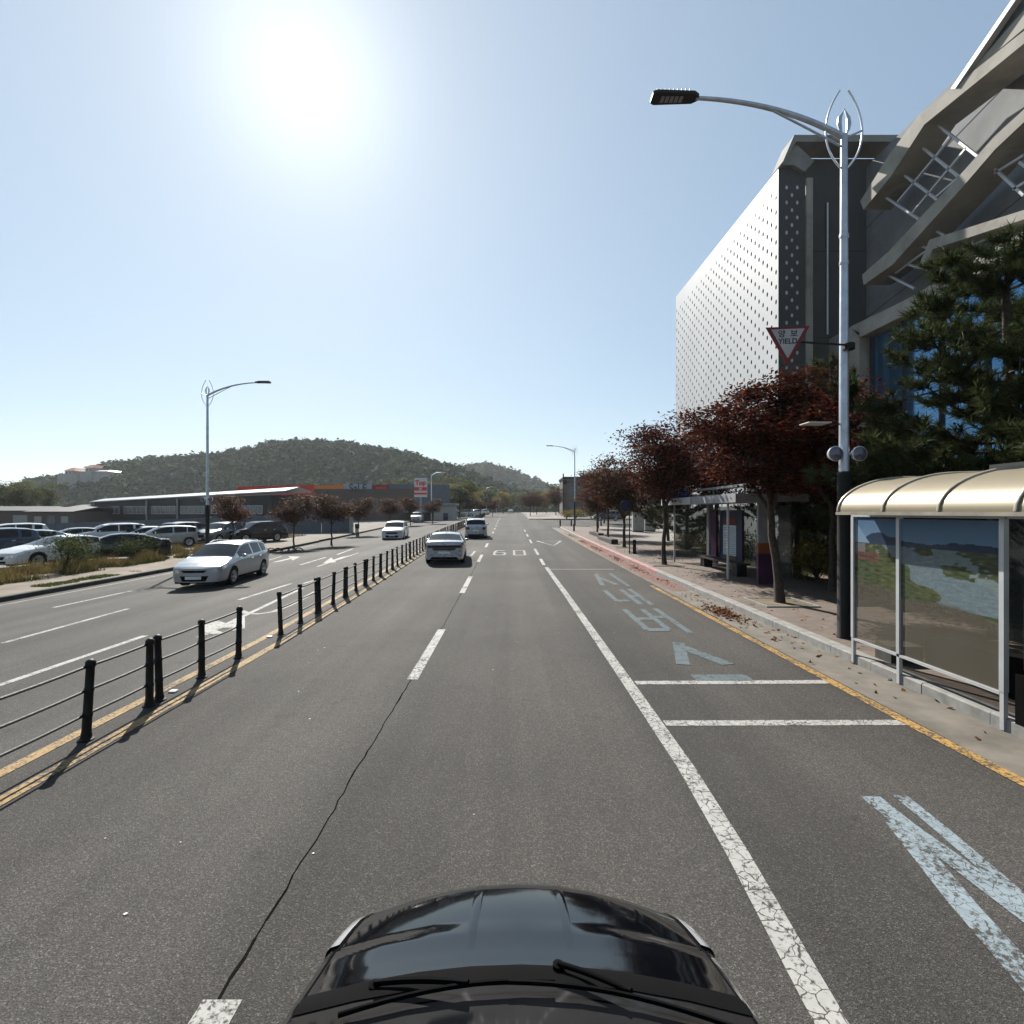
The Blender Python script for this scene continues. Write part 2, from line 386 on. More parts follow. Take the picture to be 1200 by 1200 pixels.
while y < 60:
    kerbstone(5.6+random.uniform(-.005,.005), y, 5.6, y+1, .22, .155+random.uniform(-.004,.004), M['kerb_red'] if 19 < y < 44 else M['kerb'], lambda yy: rise(yy)); y += 1.0
# rounded corner into the side road
pts = [(5.6, 60)] + [(5.6+4*(1-math.cos(a)), 60+3.5*math.sin(a)) for a in [R(15*i) for i in range(1, 7)]]
for p, q in zip(pts, pts[1:]): kerbstone(*p, *q, .22, .155, M['kerb'], lambda yy: rise(yy))
y = -1 
pts = [(3.1+.006*i*4, 94+4*i) for i in range(0, 30)]
for p, q in zip(pts, pts[1:]): kerbstone(*p, *q, .22, .12, M['kerb'], lambda yy: rise(yy))
# left kerb (dark face, pale top) with its drive gaps
y = -12.0
while y < 150:
    st = 1.0 if y < 60 else 4.0
    if not (42.5 < y < 46 or 64 < y < 96):
        kerbstone(lkerb(y+st)-.0, y+st, lkerb(y), y, .18, .17, M['dark_kerb'], lambda yy: rise(yy)-.36)
    y += st

# ------------------------------------------------------------------ road markings (each its own sheet 4 mm up)
def strip(name, pts, w, m, dz=.004, zf=road_z, n=1, parent=None):
    mb = MB(); full = []
    for (x0, y0), (x1, y1) in zip(pts, pts[1:]):
        k = max(1, int(abs(y1-y0)/4))
        for i in range(k): t = i/k; full.append((x0+(x1-x0)*t, y0+(y1-y0)*t))
    full.append(pts[-1]); prev = None
    for i, (x, y) in enumerate(full):
        a = Vector(full[max(0, i-1)]); b = Vector(full[min(len(full)-1, i+1)]); d = (b-a).normalized(); r = Vector((d.y, -d.x))
        nn = len(mb.v)
        for s_ in (-1, 1):
            X, Y = x+r.x*s_*w/2, y+r.y*s_*w/2; mb.v.append((X, Y, zf(X, Y)+dz))
        if prev is not None: mb.f.append((prev, prev+1, nn+1, nn))
        prev = nn
    return mb.build(name, m, parent, kind='structure' if not parent else None)
def poly(name, pts, m, dz=.004, zf=road_z):
    mb = MB(); mb.face([(x, y, zf(x, y)+dz) for x, y in pts]); return mb.build(name, m, kind='structure')
def pg(px, py): v = P(px, py); return (v.x, v.y)
strip('solid_lane_line', [(1.52,-6),(1.53,1.5),(1.56,2.5),(1.65,3.75),(1.70,5),(1.69,7.5),(1.62,15),(1.50,22.3)], .17, M['white_paint_cracked'])
for a, b in ((23.2,26), (28.2,32.2), (37,41), (45,49), (53, 57)):
    strip('lane_dash', [(1.50-.002*a, a), (1.50-.002*b, b)], .15, M['white_paint'])
DX = lambda y: -1.48 - (.011*max(0, y-12) if y < 60 else .53+.012*(y-60))
for a, b in ((-1.6,2.62), (7.6,10.8), (15.5,19.3), (24.5,28.3), (33.5,37), (42,45), (50,53), (58,61), (66,69), (75,79), (85,89), (96,100), (108,112), (122,126), (136,140)):
    strip('lane_dash', [(DX(a), a), (DX(b), b)], .16 if a > 0 else .2, M['white_paint'])
for px, py in ((554.5,648.5),):
    x, y = pg(px, py); strip('lane_dash', [(x, y-1.5), (x, y+1.5)], .14, M['white_paint_worn'])
# bay lines
strip('bay_line', [(1.8, 7.46), (4.62, 7.50)], .15, M['white_paint_cracked'])
strip('bay_line', [(1.8, 6.04), (4.62, 6.06)], .15, M['white_paint_cracked'])
strip('bay_line', [(1.6, 21.6), (4.3, 21.6)], .10, M['white_paint_worn'])
# yellow lines
strip('yellow_edge_line', [(4.62,-6), (4.75,3), (4.68,6), (4.66,12), (4.62,17)], .15, M['yellow_paint'], .008)
strip('yellow_edge_line', [(4.85,31), (5.0,40), (5.15,52), (5.6,58.5), (7.5,63)], .14, M['yellow_paint'], .008)
strip('yellow_centre_line', [(fence_x(y)-.22, y) for y in (-8,0,5,10,20,30,45,70,100,140)], .15, M['yellow_paint_old'], .006)
strip('yellow_centre_line', [(fence_x(y)+.25, y) for y in (-8,0,5,10,20,30,45,70,100,140)], .15, M['yellow_paint_old'], .006)
# median strip of darker, dusty tarmac is part of the left carriageway; lanes there
def lz(px0, py0, px1, py1, w, m='white_paint', name='opposite_lane_line'):
    a, b = pg(px0, py0), pg(px1, py1); return strip(name, [a, b], w, M[m])
a, b = pg(0, 803), pg(170, 745); d = (Vector(b)-Vector(a)).normalized()
strip('opposite_lane_line', [tuple(Vector(a)-d*6), b], .15, M['white_paint'])
lz(280, 703, 341, 684, .14)
a, b = pg(2, 754), pg(150, 713.5); strip('opposite_lane_line', [a, b], .14, M['white_paint'])
lz(63, 712, 154, 692.5, .14)
a = pg(0, 716); b = pg(170, 683)
strip('opposite_edge_line', [(-15.3, -10), (-15.3, 24), (-15.3, 40)], .12, M['white_paint_worn'])
lz(233, 747, 355, 689, .14)
lz(352, 662, 382, 653, .14); lz(395, 650, 414, 643, .14); lz(300, 661, 330, 652, .12, 'white_paint_worn')
lz(355, 684, 372, 679, .12)
lz(372, 664, 420, 648, .12)
# curved guide line ahead of the left-turn arrow
cp = [pg(*q) for q in ((283,716),(290,719),(303,719.5),(320,717),(338,710),(356,701),(376,690))]
strip('turn_guide_line', cp, .16, M['white_paint_worn'])
# left-turn arrow in the opposing turn lane
def arrow(name, shaft, head, w=.22):
    strip(name, [pg(*q) for q in shaft], w, M['white_paint'], .008); poly(name, [pg(*q) for q in head], M['white_paint'], .0095)
poly('left_turn_arrow', [pg(*q) for q in ((236,736),(242,730),(256,727.5),(266,731),(273,731),(273,726),(287,723.5),(287,737),(272,740),(272,736),(262,736),(254,739),(263,742),(250,744),(238,741))], M['white_paint'], .008)
arrow('turn_arrow', [(390,657.5),(404,652.5),(410,651.5)], [(378,660.5),(388,653.5),(394,659)], .3)
arrow('turn_arrow', [(322,659),(345,653.5)], [(338,652),(352,652.5),(343,657)], .3)
# speed figure 60
def stroke_letters(name, strokes, x0, y0, sx, sy, sw, m, dz=.006, skew=0):
    """strokes in a unit box (u right, v away); elongated along the road"""
    mb = MB()
    for s_ in strokes:
        pts_ = [(x0+(u+skew*v)*sx, y0+v*sy) for u, v in s_]
        for i, ((ax, ay), (bx, by)) in enumerate(zip(pts_, pts_[1:])):
            d = Vector((bx-ax, by-ay)); L_ = d.length
            # width: sw across the road, sw*1.6 along it
            cw = abs(d.y/L_)*sw + abs(d.x/L_)*sw*1.9; d /= L_; r = Vector((d.y, -d.x))*cw/2; e = d*0
            q = [(ax-r.x-e.x, ay-r.y), (ax+r.x, ay+r.y), (bx+r.x, by+r.y), (bx-r.x, by-r.y)]
            mb.face([(X, Y, road_z(X, Y)+dz+i*.0012) for X, Y in q])
    return mb.build(name, m, kind='structure')
six = [[(.95,.95),(.2,1),(0,.7),(0,.15),(.2,0),(.8,0),(1,.15),(1,.4),(.8,.52),(.05,.5)]]
zero = [[(0,0),(1,0),(1,1),(0,1),(0,0)]]
stroke_letters('speed_marking', six, -1.0, 28.0, .6, 3.0, .13, M['white_paint_worn'])
stroke_letters('speed_marking', zero, .12, 28.0, .6, 3.0, .13, M['white_paint_worn'])
# give-way triangle
tri = [pg(629,634), pg(657,634), pg(649,639.4)]
strip('give_way_triangle', tri+[tri[0]], .22, M['white_paint'])
# 시내버스
si = [[(.30,.95),(.02,.05)], [(.26,.62),(.56,.10)], [(.9,0),(.9,1)]]
nae = [[(.05,.9),(.05,.2),(.42,.24)], [(.62,.02),(.62,.95)], [(.92,0),(.92,1)], [(.62,.5),(.92,.5)]]
beo = [[(.05,.95),(.05,.1),(.52,.1),(.52,.95)], [(.05,.52),(.52,.52)], [(.55,.6),(.88,.6)], [(.9,0),(.9,1)]]
seu = [[(.52,1),(.08,.34)], [(.48,.86),(.95,.34)], [(0,.03),(1,.03)]]
stroke_letters('road_lettering', si, 3.0, 16.9, .95, 3.3, .14, M['blue_paint'])
stroke_letters('road_lettering', nae, 2.85, 13.6, .95, 2.7, .14, M['blue_paint'])
stroke_letters('road_lettering', beo, 2.8, 10.5, .95, 2.6, .14, M['blue_paint'])
stroke_letters('road_lettering', seu, 2.72, 7.62, .85, 2.1, .15, M['blue_paint'])
def lstroke(pix, w, dz): strip('road_lettering', [pg(*q) for q in pix], w, M['blue_white_paint'], dz)
lstroke([(1020,934),(1060,967),(1110,1003),(1200,1070),(1330,1168)], .17, .006)
lstroke([(1052,966),(1082,1003),(1130,1062),(1200,1141),(1330,1290)], .17, .0075)
lstroke([(1055,933),(1110,978),(1200,1056),(1330,1170)], .12, .006)

# longitudinal joint crack
random.seed(7); cr = []; y = 1.7
while y < 30:
    cr.append((DX(y)-.02 + .016*noise.noise(Vector((y*1.1, 3, 0))) + random.uniform(-.010,.010), y)); y += .13
mbk = MB(); 
for (x0, y0), (x1, y1) in zip(cr, cr[1:]):
    w0 = .005+.010*abs(noise.noise(Vector((y0*2, 0, 5)))); 
    mbk.face([(x0-w0, y0, .0025+rise(y0)), (x0+w0, y0, .0025+rise(y0)), (x1+w0, y1, .0025+rise(y1)), (x1-w0, y1, .0025+rise(y1))])
mbk.build('road_crack', M['crack'], kind='structure')
# small pale chips on the tarmac
random.seed(11); mbc = MB()
for i in range(34):
    x, y = random.uniform(-4.1, 4.3), 2.2+random.random()**1.5*14; s_ = random.uniform(.006, .014); a = random.random()*3
    mbc.face([(x+s_*math.cos(a+k*1.57)*random.uniform(.6,1.3), y+s_*math.sin(a+k*1.57), .006+rise(y)) for k in range(4)])
mbc.build('road_chips', M['sign_white'], kind='stuff')
# cat's eyes between the yellow lines
for px, py in ((203,811),(316,747)):
    x, y = pg(px, py); o = MB().box(-.05,.05,-.05,.05,0,.025).build('road_stud', M['white'], bevel=.01)
    o.location = (x, y, road_z(x, y)); tag(o, 'flat reflective road stud between the yellow lines, ' + ('the nearer one below the first fence posts' if px < 250 else 'beside the gap in the black fence'), 'road stud', 'road studs by the median fence')

# ------------------------------------------------------------------ median fence
def fence(ys, label, thick=lambda i: False):
    t = thing('median_fence', label, 'fence', (fence_x(ys[0]), ys[0], 0), group='black median fences')
    o0 = Vector((fence_x(ys[0]), ys[0], 0))
    random.seed(int(ys[0]*10)+5)
    def base(y): x = fence_x(y); return Vector((x, y, road_z(x, y))) - o0
    protos = {}
    for i, y in enumerate(ys):
        th = thick(i)
        if th not in protos:
            w = .046; mb = MB()
            mb.lathe([(w*1.7,0),(w*1.7,.015),(w*1.2,.03),(w*1.15,.06),(w,.10),(w*.98,.25),(w*1.08,.26),(w*1.08,.29),(w*.97,.30),(w*.95,.52),(w*1.05,.53),(w*1.05,.56),(w*.93,.57),(w*.9,.79),(w*1.1,.80),(w*1.1,.85),(w*.6,.875),(.001,.88)], 10)
            protos[th] = mb.build('post', M['black'], t, smooth=50); o = protos[th]
        else:
            o = protos[th].copy(); COL.objects.link(o); o.parent = t
        o.location = base(y); o.rotation_euler = (R(random.uniform(-2,2)), R(random.uniform(-2.5,2.5)), random.random()*3)
    runs = [[ys[0]]]
    for a, b in zip(ys, ys[1:]):
        if abs(b-a) < .3: runs.append([b])
        else: runs[-1].append(b)
    for run in runs:
        if len(run) < 2: continue
        for zz in (.80, .54, .28):
            mb = MB(); pts_ = []
            for a, b in zip(run, run[1:]):
                for k in range(4): u = k/4; pts_.append(base(a).lerp(base(b), u)+Vector((0,0,zz-.008*math.sin(u*math.pi))))
            pts_.append(base(run[-1])+Vector((0,0,zz))); mb.tube(pts_, .016, 6); mb.build('rail', M['black'], t, smooth=60)
    return t
def panels(y0, n, bay=1.06, gap=.17):
    r = []
    for _ in range(n): r += [y0, y0+bay, y0+2*bay]; y0 += 2*bay+gap
    return r
fence([6.58, 5.6, 4.5, 4.33, 3.25, 2.2, 2.03, .97, -.1, -.27, -1.3, -2.4], 'black three-rail median fence nearest the camera, cut by the left edge')
fence([6.77, 7.69, 8.72], 'short black three-post fence section standing before the gap in the median')
fence(panels(10.35, 24), 'long black median fence running beyond the gap to the distance')
fence(panels(68, 22, 1.1), 'far stretch of black median fence beyond the white vehicle ahead')

# ------------------------------------------------------------------ cars
def interp(tab, x):
    if x <= tab[0][0]: return tab[0][1]
    for (a, va), (b, vb) in zip(tab, tab[1:]):
        if x <= b:
            t = (x-a)/(b-a) if b > a else 0; return va+(vb-va)*t
    return tab[-1][1]
def sinterp(tab, x):       # smooth version
    e = .04; return (interp(tab, x-e)+2*interp(tab, x)+interp(tab, x+e))/4
def carpaint(name, col, metal=.35, rough=.32):
    m, n, l, b = new_mat(name); b.inputs['Base Color'].default_value = (*col, 1)
    co = coords(n, l, kind='obj'); f = noise_n(n, l, co, 2.5, 4)
    l.new(ramp(n, l, f, [(.3, tuple(c*.9 for c in col)), (.7, col)]), b.inputs['Base Color'])
    l.new(ramp(n, l, noise_n(n, l, co, 6, 5), [(.3, (rough*.92,)*3), (.7, (rough*1.08,)*3)]), b.inputs['Roughness'])
    b.inputs['Metallic'].default_value = metal; b.inputs['Coat Weight'].default_value = .35 if sum(col) < .1 else .8; b.inputs['Coat Roughness'].default_value = .05; b.inputs['Specular IOR Level'].default_value = .3; return m
def glass_mat():
    m, n, l, b = new_mat('car_glass'); b.inputs['Base Color'].default_value = (.02,.024,.028,1); b.inputs['Roughness'].default_value = .04
    b.inputs['Specular IOR Level'].default_value = .3
    co = coords(n, l, kind='obj'); l.new(ramp(n, l, noise_n(n, l, co, 1.6, 2), [(.35, (.002,.0022,.003)), (.7, (.008,.009,.011))]), b.inputs['Base Color']); return m
M['cglass'] = glass_mat()
PROF = {
 # y measured from the nose back; top centre line, belt, half width factor, roof half width factor
 'wagon': dict(L=4.475, W=1.775, H=1.52, wb=(.90, 3.60), wr=.325,
    top=[(0,.70),(.10,.76),(.45,.88),(1.02,1.00),(1.18,1.04),(1.95,1.44),(2.30,1.50),(3.0,1.52),(3.75,1.475),(4.08,1.40),(4.30,1.06),(4.42,.96),(4.475,.90)],
    belt=[(0,.68),(.10,.73),(.45,.83),(1.15,.94),(2.5,.985),(3.8,1.03),(4.3,1.03),(4.475,.90)],
    ws=(1.12,1.95), rw=(4.06,4.30), roofw=.70, wins=[(1.45,2.62),(2.70,3.45),(3.53,4.02)], plan=[(0,.74),(.06,.84),(.15,.91),(.35,.97),(.8,1),(3.7,1),(4.15,.96),(4.38,.90),(4.475,.84)]),
 'sedan': dict(L=4.90, W=1.86, H=1.445, wb=(.95, 3.79), wr=.34,
    top=[(0,.64),(.10,.72),(.5,.86),(1.25,.99),(1.42,1.02),(2.3,1.39),(2.7,1.435),(3.2,1.43),(3.7,1.36),(4.45,1.10),(4.72,1.075),(4.82,1.05),(4.90,.92)],
    belt=[(0,.62),(.10,.69),(.5,.80),(1.4,.92),(3.0,.96),(4.0,1.02),(4.72,1.03),(4.82,1.02),(4.90,.90)],
    ws=(1.36,2.3), rw=(3.62,4.42), roofw=.68, wins=[(1.75,2.85),(2.93,3.75)], plan=[(0,.72),(.06,.83),(.15,.90),(.4,.97),(.9,1),(3.9,1),(4.5,.955),(4.75,.91),(4.90,.85)]),
 'suv': dict(L=4.7, W=1.88, H=1.69, wb=(.90, 3.62), wr=.37,
    top=[(0,.82),(.08,.92),(.45,1.04),(1.1,1.13),(1.25,1.16),(1.95,1.58),(2.35,1.66),(3.4,1.69),(4.05,1.63),(4.28,1.56),(4.50,1.16),(4.62,1.06),(4.70,.98)],
    belt=[(0,.80),(.08,.89),(.45,.98),(1.2,1.07),(2.6,1.10),(4.0,1.14),(4.45,1.13),(4.62,1.05),(4.70,.97)],
    ws=(1.2,1.95), rw=(4.25,4.50), roofw=.74, wins=[(1.5,2.68),(2.76,3.55),(3.63,4.12)], plan=[(0,.78),(.06,.87),(.15,.93),(.35,.98),(.8,1),(3.9,1),(4.3,.97),(4.55,.93),(4.70,.88)]),
 'hatch': dict(L=3.60, W=1.56, H=1.48, wb=(.62, 3.0), wr=.29,
    top=[(0,.66),(.02,.79),(.05,.845),(.09,.868),(.20,.902),(.35,.94),(.50,.975),(.64,1.015),(1.46,1.40),(1.85,1.46),(2.6,1.48),(3.2,1.42),(3.40,1.34),(3.52,1.0),(3.60,.85)],
    belt=[(0,.64),(.02,.75),(.05,.79),(.09,.81),(.20,.845),(.35,.88),(.72,.95),(1.6,.99),(3.2,1.04),(3.5,.98),(3.60,.84)],
    ws=(.70,1.46), rw=(3.38,3.52), roofw=.72, wins=[(.95,2.05),(2.13,2.95)], plan=[(0,.80),(.05,.875),(.12,.92),(.3,.96),(.62,1),(3.1,1),(3.4,.95),(3.60,.88)]),
}
WHEEL_CACHE = {}
def make_wheel(r, t, loc, side):
    key = (round(r, 3), side)
    if key not in WHEEL_CACHE:
        w = .105; mb = MB(); sx = side
        prof = [(r*.64, w*.95),(r*.66, w*1.0),(r*.80, w*1.05),(r*.93, w*1.0),(r, w*.8),(r*1.0, 0),(r, -w*.8),(r*.93,-w),(r*.64,-w)]
        mb.lathe([(a, b*sx) for a, b in prof], 26, 'x'); tm = mb.build('wheel', M['tyre'], None, smooth=40)
        mr = MB(); mr.lathe([(r*.66, w*.98*sx),(r*.61, w*1.0*sx),(r*.58, w*.70*sx),(r*.30, w*.45*sx)], 26, 'x')
        for k in range(5):
            a = 2*math.pi*k/5
            for off in (-.10, .10):
                p0 = Vector((w*.86*sx, math.cos(a+off*.3)*r*.12, math.sin(a+off*.3)*r*.12)); p1 = Vector((w*.9*sx, math.cos(a+off)*r*.61, math.sin(a+off)*r*.61))
                mr.bar(p0, p1, r*.07, r*.1, up=(1,0,0))
        mr.lathe([(r*.15, w*.80*sx),(r*.15, w*.93*sx),(.001, w*.97*sx)], 14, 'x'); rm = mr.build('rim', M['rim'], None, smooth=40)
        mk = MB(); mk.lathe([(r*.6, w*.5*sx),(.001, w*.42*sx)], 20, 'x'); bk = mk.build('brake_disc', M['trim'], None)
        WHEEL_CACHE[key] = (tm.data, rm.data, bk.data)
        for o in (tm, rm, bk): bpy.data.objects.remove(o)
    d = WHEEL_CACHE[key]
    wh = bpy.data.objects.new('wheel', d[0]); COL.objects.link(wh); wh.parent = t; wh.location = loc
    for nm, me in (('rim', d[1]), ('brake_disc', d[2])):
        o = bpy.data.objects.new(nm, me); COL.objects.link(o); o.parent = wh
    return wh
def make_car(kind, name, label, cat, loc, heading, paint, group=None, sc=1.0, details=True, front='plain', roof_rails=False, dz_list=None):
    """front of the car points to local +Y; heading rotates about z. origin: ground under the middle"""
    p = PROF[kind]; L, Wd = p['L'], p['W']; hw = Wd/2; wr = p['wr']; t = thing(name, label, cat, loc, heading, group)
    t.scale = (sc,)*3
    ts = sorted(set([round(v, 3) for v in [x for x, _ in p['top']]+[x for x, _ in p['plan']]+[x for x, _ in p['belt']]+list(p['ws'])+list(p['rw'])+[v for w in p['wins'] for v in w]]
        + [round(c+(wr+.06)*k/7, 3) for c in p['wb'] for k in range(-7, 8)] + [round(L*i/24, 3) for i in range(25)]))
    ts = [x for i, x in enumerate(ts) if (i == 0 or x-ts[i-1] > .012) or x in p['ws'] or x in p['rw']]
    B, Br = .16, .10
    def zb(y):
        z = .24 if .25 < y < L-.25 else .24+.0*y
        for c in p['wb']:
            ra = wr+.055
            if abs(y-c) < ra: z = max(z, wr+math.sqrt(ra*ra-(y-c)**2))
        return z
    def zfull(y): return .24
    def wbelt(y): return hw*interp(p['plan'], y)
    def side_x(y, z):
        b = .24; tp = interp(p['belt'], y); u = max(0, min(1, (z-b)/(tp-b))); s_ = wbelt(y)
        bulge = 1 - .055*abs((u-.55)/.55)**2.2 - (.015 if .66 < u < .72 else 0) - .02*max(0, u-.85)/.15
        return s_*bulge
    def ycurve(y, x):
        s_ = max(0, 1-(x/(wbelt(y)+1e-6))**2)
        if y < L*.5: return -B*s_*max(0, 1-y/(L*.5))**.8
        return Br*s_*max(0, (y-L*.5)/(L*.5))**.8
    NR = 8
    def section(y):
        pts_ = []; b = zb(y); bel = interp(p['belt'], y); tp = sinterp(p['top'], y) if .15 < y < L-.15 else interp(p['top'], y)
        tp = max(tp, bel+.015)
        if b > bel-.05: b = bel-.05
        for k in range(NR):
            z = b+(bel-b)*k/(NR-1); pts_.append((side_x(y, z), z))
        gh = tp-bel; wb_ = pts_[-1][0]
        gfull = min(1, max(0, gh-.03)/(p['H']-bel-.03)); rw_ = wb_*.93*(1-gfull)+hw*p['roofw']*gfull
        crown = .02+.035*gfull
        zs = tp-crown if gh > .06 else bel+(tp-bel)*.35
        pts_.append((wb_*.985-.0, bel+min(.012, gh*.3)))
        zr_ = bel+.012+(zs-bel)*.86 if gh > .08 else bel+(zs-bel)*.75
        fr = .86 if gh > .08 else .75
        pts_.append((wb_*.985+(rw_-wb_*.985)*fr**1.15, zr_))
        pts_.append((rw_, zs))
        for f in (.75, .5, .25, 0): pts_.append((rw_*f, zs+(tp-zs)*(1-f*f)))
        return pts_
    secs = [section(y) for y in ts]; nrow = len(secs[0])
    V = {}
    body = MB(); glass = {}
    groups = {}
    def q(yi, k, s_):
        y = ts[yi]; x, z = secs[yi][k]; return (s_*x, (L/2-(y+ycurve(y, x))), z)
    def in_rng(a, b, rr): return a >= rr[0]-.002 and b <= rr[1]+.002
    parts = {'body': MB(), 'windshield': MB(), 'rear_window': MB()}
    winm = {}
    gi = NR        # row NR..NR+1 is the side glass
    idx = {}
    def add(pt, mbn, vv):
        mb = parts[mbn] if mbn in parts else winm.setdefault(mbn, MB())
        n = [idx.setdefault((mbn, key), None) for key in vv]
        ids = []
        for key, co_ in zip(vv, pt):
            kk = (mbn, key)
            if idx[kk] is None: idx[kk] = len(mb.v); mb.v.append(co_)
            ids.append(idx[kk])
        mb.f.append(tuple(ids))
    for i in range(len(ts)-1):
        a, b = ts[i], ts[i+1]
        for k in range(nrow-1):
            for s_ in (-1, 1):
                tgt = 'body'
                if k == gi:
                    for wi, w in enumerate(p['wins']):
                        if in_rng(a, b, w): tgt = ('side', wi, s_)
                elif k >= gi+2:
                    if in_rng(a, b, p['ws']): tgt = 'windshield'
                    elif in_rng(a, b, p['rw']): tgt = 'rear_window'
                keys = [(i,k), (i+1,k), (i+1,k+1), (i,k+1)]
                kk = [(x, y, s_ if y < nrow-1 else 1) for x, y in keys]
                add([q(x, y, s_) for x, y in keys], tgt, kk)
    # end caps
    for end, i in ((0, 0), (1, len(ts)-1)):
        cols_ = [-1,-.75,-.5,-.25,0,.25,.5,.75,1]; rows = []
        y = ts[i]
        for k in range(0, gi+3):
            x, z = secs[i][k]; row = []
            for c in cols_:
                xx = x*c; bul = ycurve(y, xx)
                row.append((xx, L/2-(y+bul), z+(0 if k < gi+2 else 0)))
            rows.append(row)
        # top row follows the crown
        xt, zt = secs[i][gi+2]; fr = {1:gi+2, .75:gi+3, .5:gi+4, .25:gi+5, 0:gi+6}
        rows[-1] = [(secs[i][fr[abs(c)]][0]*(1 if c > 0 else -1), L/2-(y+ycurve(y, secs[i][fr[abs(c)]][0])), secs[i][fr[abs(c)]][1]) for c in cols_]
        mb = parts['body']; n0 = len(mb.v)
        for r_ in rows: mb.v += r_
        for a in range(len(rows)-1):
            for b in range(8): mb.f.append((n0+a*9+b, n0+a*9+b+1, n0+(a+1)*9+b+1, n0+(a+1)*9+b))
    bo = MB(); bo.v = parts['body'].v; bo.f = parts['body'].f
    me = bpy.data.meshes.new('body'); me.from_pydata(bo.v, [], bo.f); bm = bmesh.new(); bm.from_mesh(me)
    bmesh.ops.remove_doubles(bm, verts=bm.verts, dist=.0015); bmesh.ops.recalc_face_normals(bm, faces=bm.faces); bm.to_mesh(me); bm.free()
    me.materials.append(paint); me.polygons.foreach_set('use_smooth', [True]*len(me.polygons)); me.set_sharp_from_angle(angle=R(38))
    o = bpy.data.objects.new('body', me); COL.objects.link(o); o.parent = t
    for nm in ('windshield', 'rear_window'): parts[nm].build(nm, M['cglass'], t, smooth=40)
    for key, mb in winm.items(): mb.build('side_window', M['cglass'], t, smooth=40)
    # dark under-body
    mb = MB(); ub = [(0.12, .80), (.5, .84), (L-.5, .84), (L-.12, .78)]
    mb.box(-hw*.80, hw*.80, -L/2+.12, L/2-.08, .17, .60); mb.build('underbody', M['trim'], t)
    for s_ in (-1, 1):
        for c in p['wb']: make_wheel(wr, t, (s_*(hw-.115), L/2-c, wr), s_)
    def fy(x, z, y=0): return L/2-(y+ycurve(y, x))
    def patch(nm, m, quad, end, off=.006, nx=6, nz=2):
        y0 = 0 if end == 0 else L; mb = MB(); n = 0
        for j in range(nz+1):
            for i in range(nx+1):
                u, v = i/nx, j/nz
                x = (quad[0][0]*(1-u)+quad[1][0]*u)*(1-v)+(quad[3][0]*(1-u)+quad[2][0]*u)*v
                z = (quad[0][1]*(1-u)+quad[1][1]*u)*(1-v)+(quad[3][1]*(1-u)+quad[2][1]*u)*v
                sgn = 1 if end == 0 else -1; w0 = wbelt(y0)
                mb.v.append((x, L/2-(y0+ycurve(y0, x*.985))+sgn*off, z))
        for j in range(nz):
            for i in range(nx): a = j*(nx+1)+i; mb.f.append((a, a+1, a+nx+2, a+nx+1))
        # give it depth
        k = len(mb.v); sgn = -1 if end == 0 else 1
        mb2 = MB(); mb2.v = mb.v+[(x, y+sgn*(off+.012), z) for x, y, z in mb.v]; mb2.f = mb.f[:]
        ring = [i for i in range(nx+1)]+[j*(nx+1)+nx for j in range(1, nz+1)]+[nz*(nx+1)+i for i in range(nx-1, -1, -1)]+[j*(nx+1) for j in range(nz-1, 0, -1)]
        for a, b in zip(ring, ring[1:]+ring[:1]): mb2.f.append((a, b, b+k, a+k))
        return mb2.build(nm, m, t, smooth=40)
    def side_patch(nm, m, y0, y1, z0f, z1f, off=.006, n=8, both=True):
        for s_ in (-1, 1):
            mb = MB()
            for i in range(n+1):
                y = y0+(y1-y0)*i/n
                for z in (z0f(y), z1f(y)):
                    x = side_x(y, z)+off; mb.v.append((s_*x, L/2-(y+ycurve(y, x-off)), z))
            for i in range(n): a = 2*i; mb.f.append((a, a+1, a+3, a+2))
            k = len(mb.v); mb.v += [(x-s_*(off+.01), y, z) for x, y, z in mb.v]
            for i in range(n):
                for e in (0, 1): a = 2*i+e; mb.f.append((a, a+2, a+2+k, a+k))
            mb.f.append((0, 1, 1+k, k)); mb.f.append((2*n, 2*n+1, 2*n+1+k, 2*n+k))
            mb.build(nm, m, t, smooth=40)
    if details:
        w0 = side_x(0, .5)*.99; bz = interp(p['belt'], 0)
        wL = side_x(L, .6)*.99; bzr = interp(p['belt'], L)
        # front: grille, air dam, plate, lights
        if kind == 'wagon':
            patch('grille', M['trim'], [(-.34,bz-.115),(.34,bz-.115),(.42,bz-.04),(-.42,bz-.04)], 0)
            patch('air_intake', M['trim'], [(-.38,.27),(.38,.27),(.46,.45),(-.46,.45)], 0)
        elif kind == 'suv':
            patch('grille', M['trim'], [(-.44,bz-.20),(.44,bz-.20),(.50,bz-.05),(-.50,bz-.05)], 0)
            patch('air_intake', M['trim'], [(-.5,.30),(.5,.30),(.55,.48),(-.55,.48)], 0)
        else:
            patch('grille', M['trim'], [(-.38,.42),(.38,.42),(.5,bz-.06),(-.5,bz-.06)], 0)
            patch('air_intake', M['trim'], [(-.5,.26),(.5,.26),(.52,.36),(-.52,.36)], 0)
        patch('number_plate', M['plate'], [(-.26,.42 if kind != 'wagon' else .34),(.26,.42 if kind != 'wagon' else .34),(.26,.53 if kind != 'wagon' else .44),(-.26,.53 if kind != 'wagon' else .44)], 0, .022)
        for s_ in (-1, 1):
            patch('headlight', M['headlight'], [(s_*.46,bz-.13),(s_*w0*.99,bz-.13),(s_*w0*.97,bz-.01),(s_*.50,bz-.05)], 0, .008)
        belt0 = lambda y: interp(p['belt'], y)
        side_patch('headlight', M['headlight'], .005, .42 if kind != 'hatch' else .30, lambda y: belt0(y)-.135+.16*max(0,(y-.1)), lambda y: belt0(y)-.015, .004)
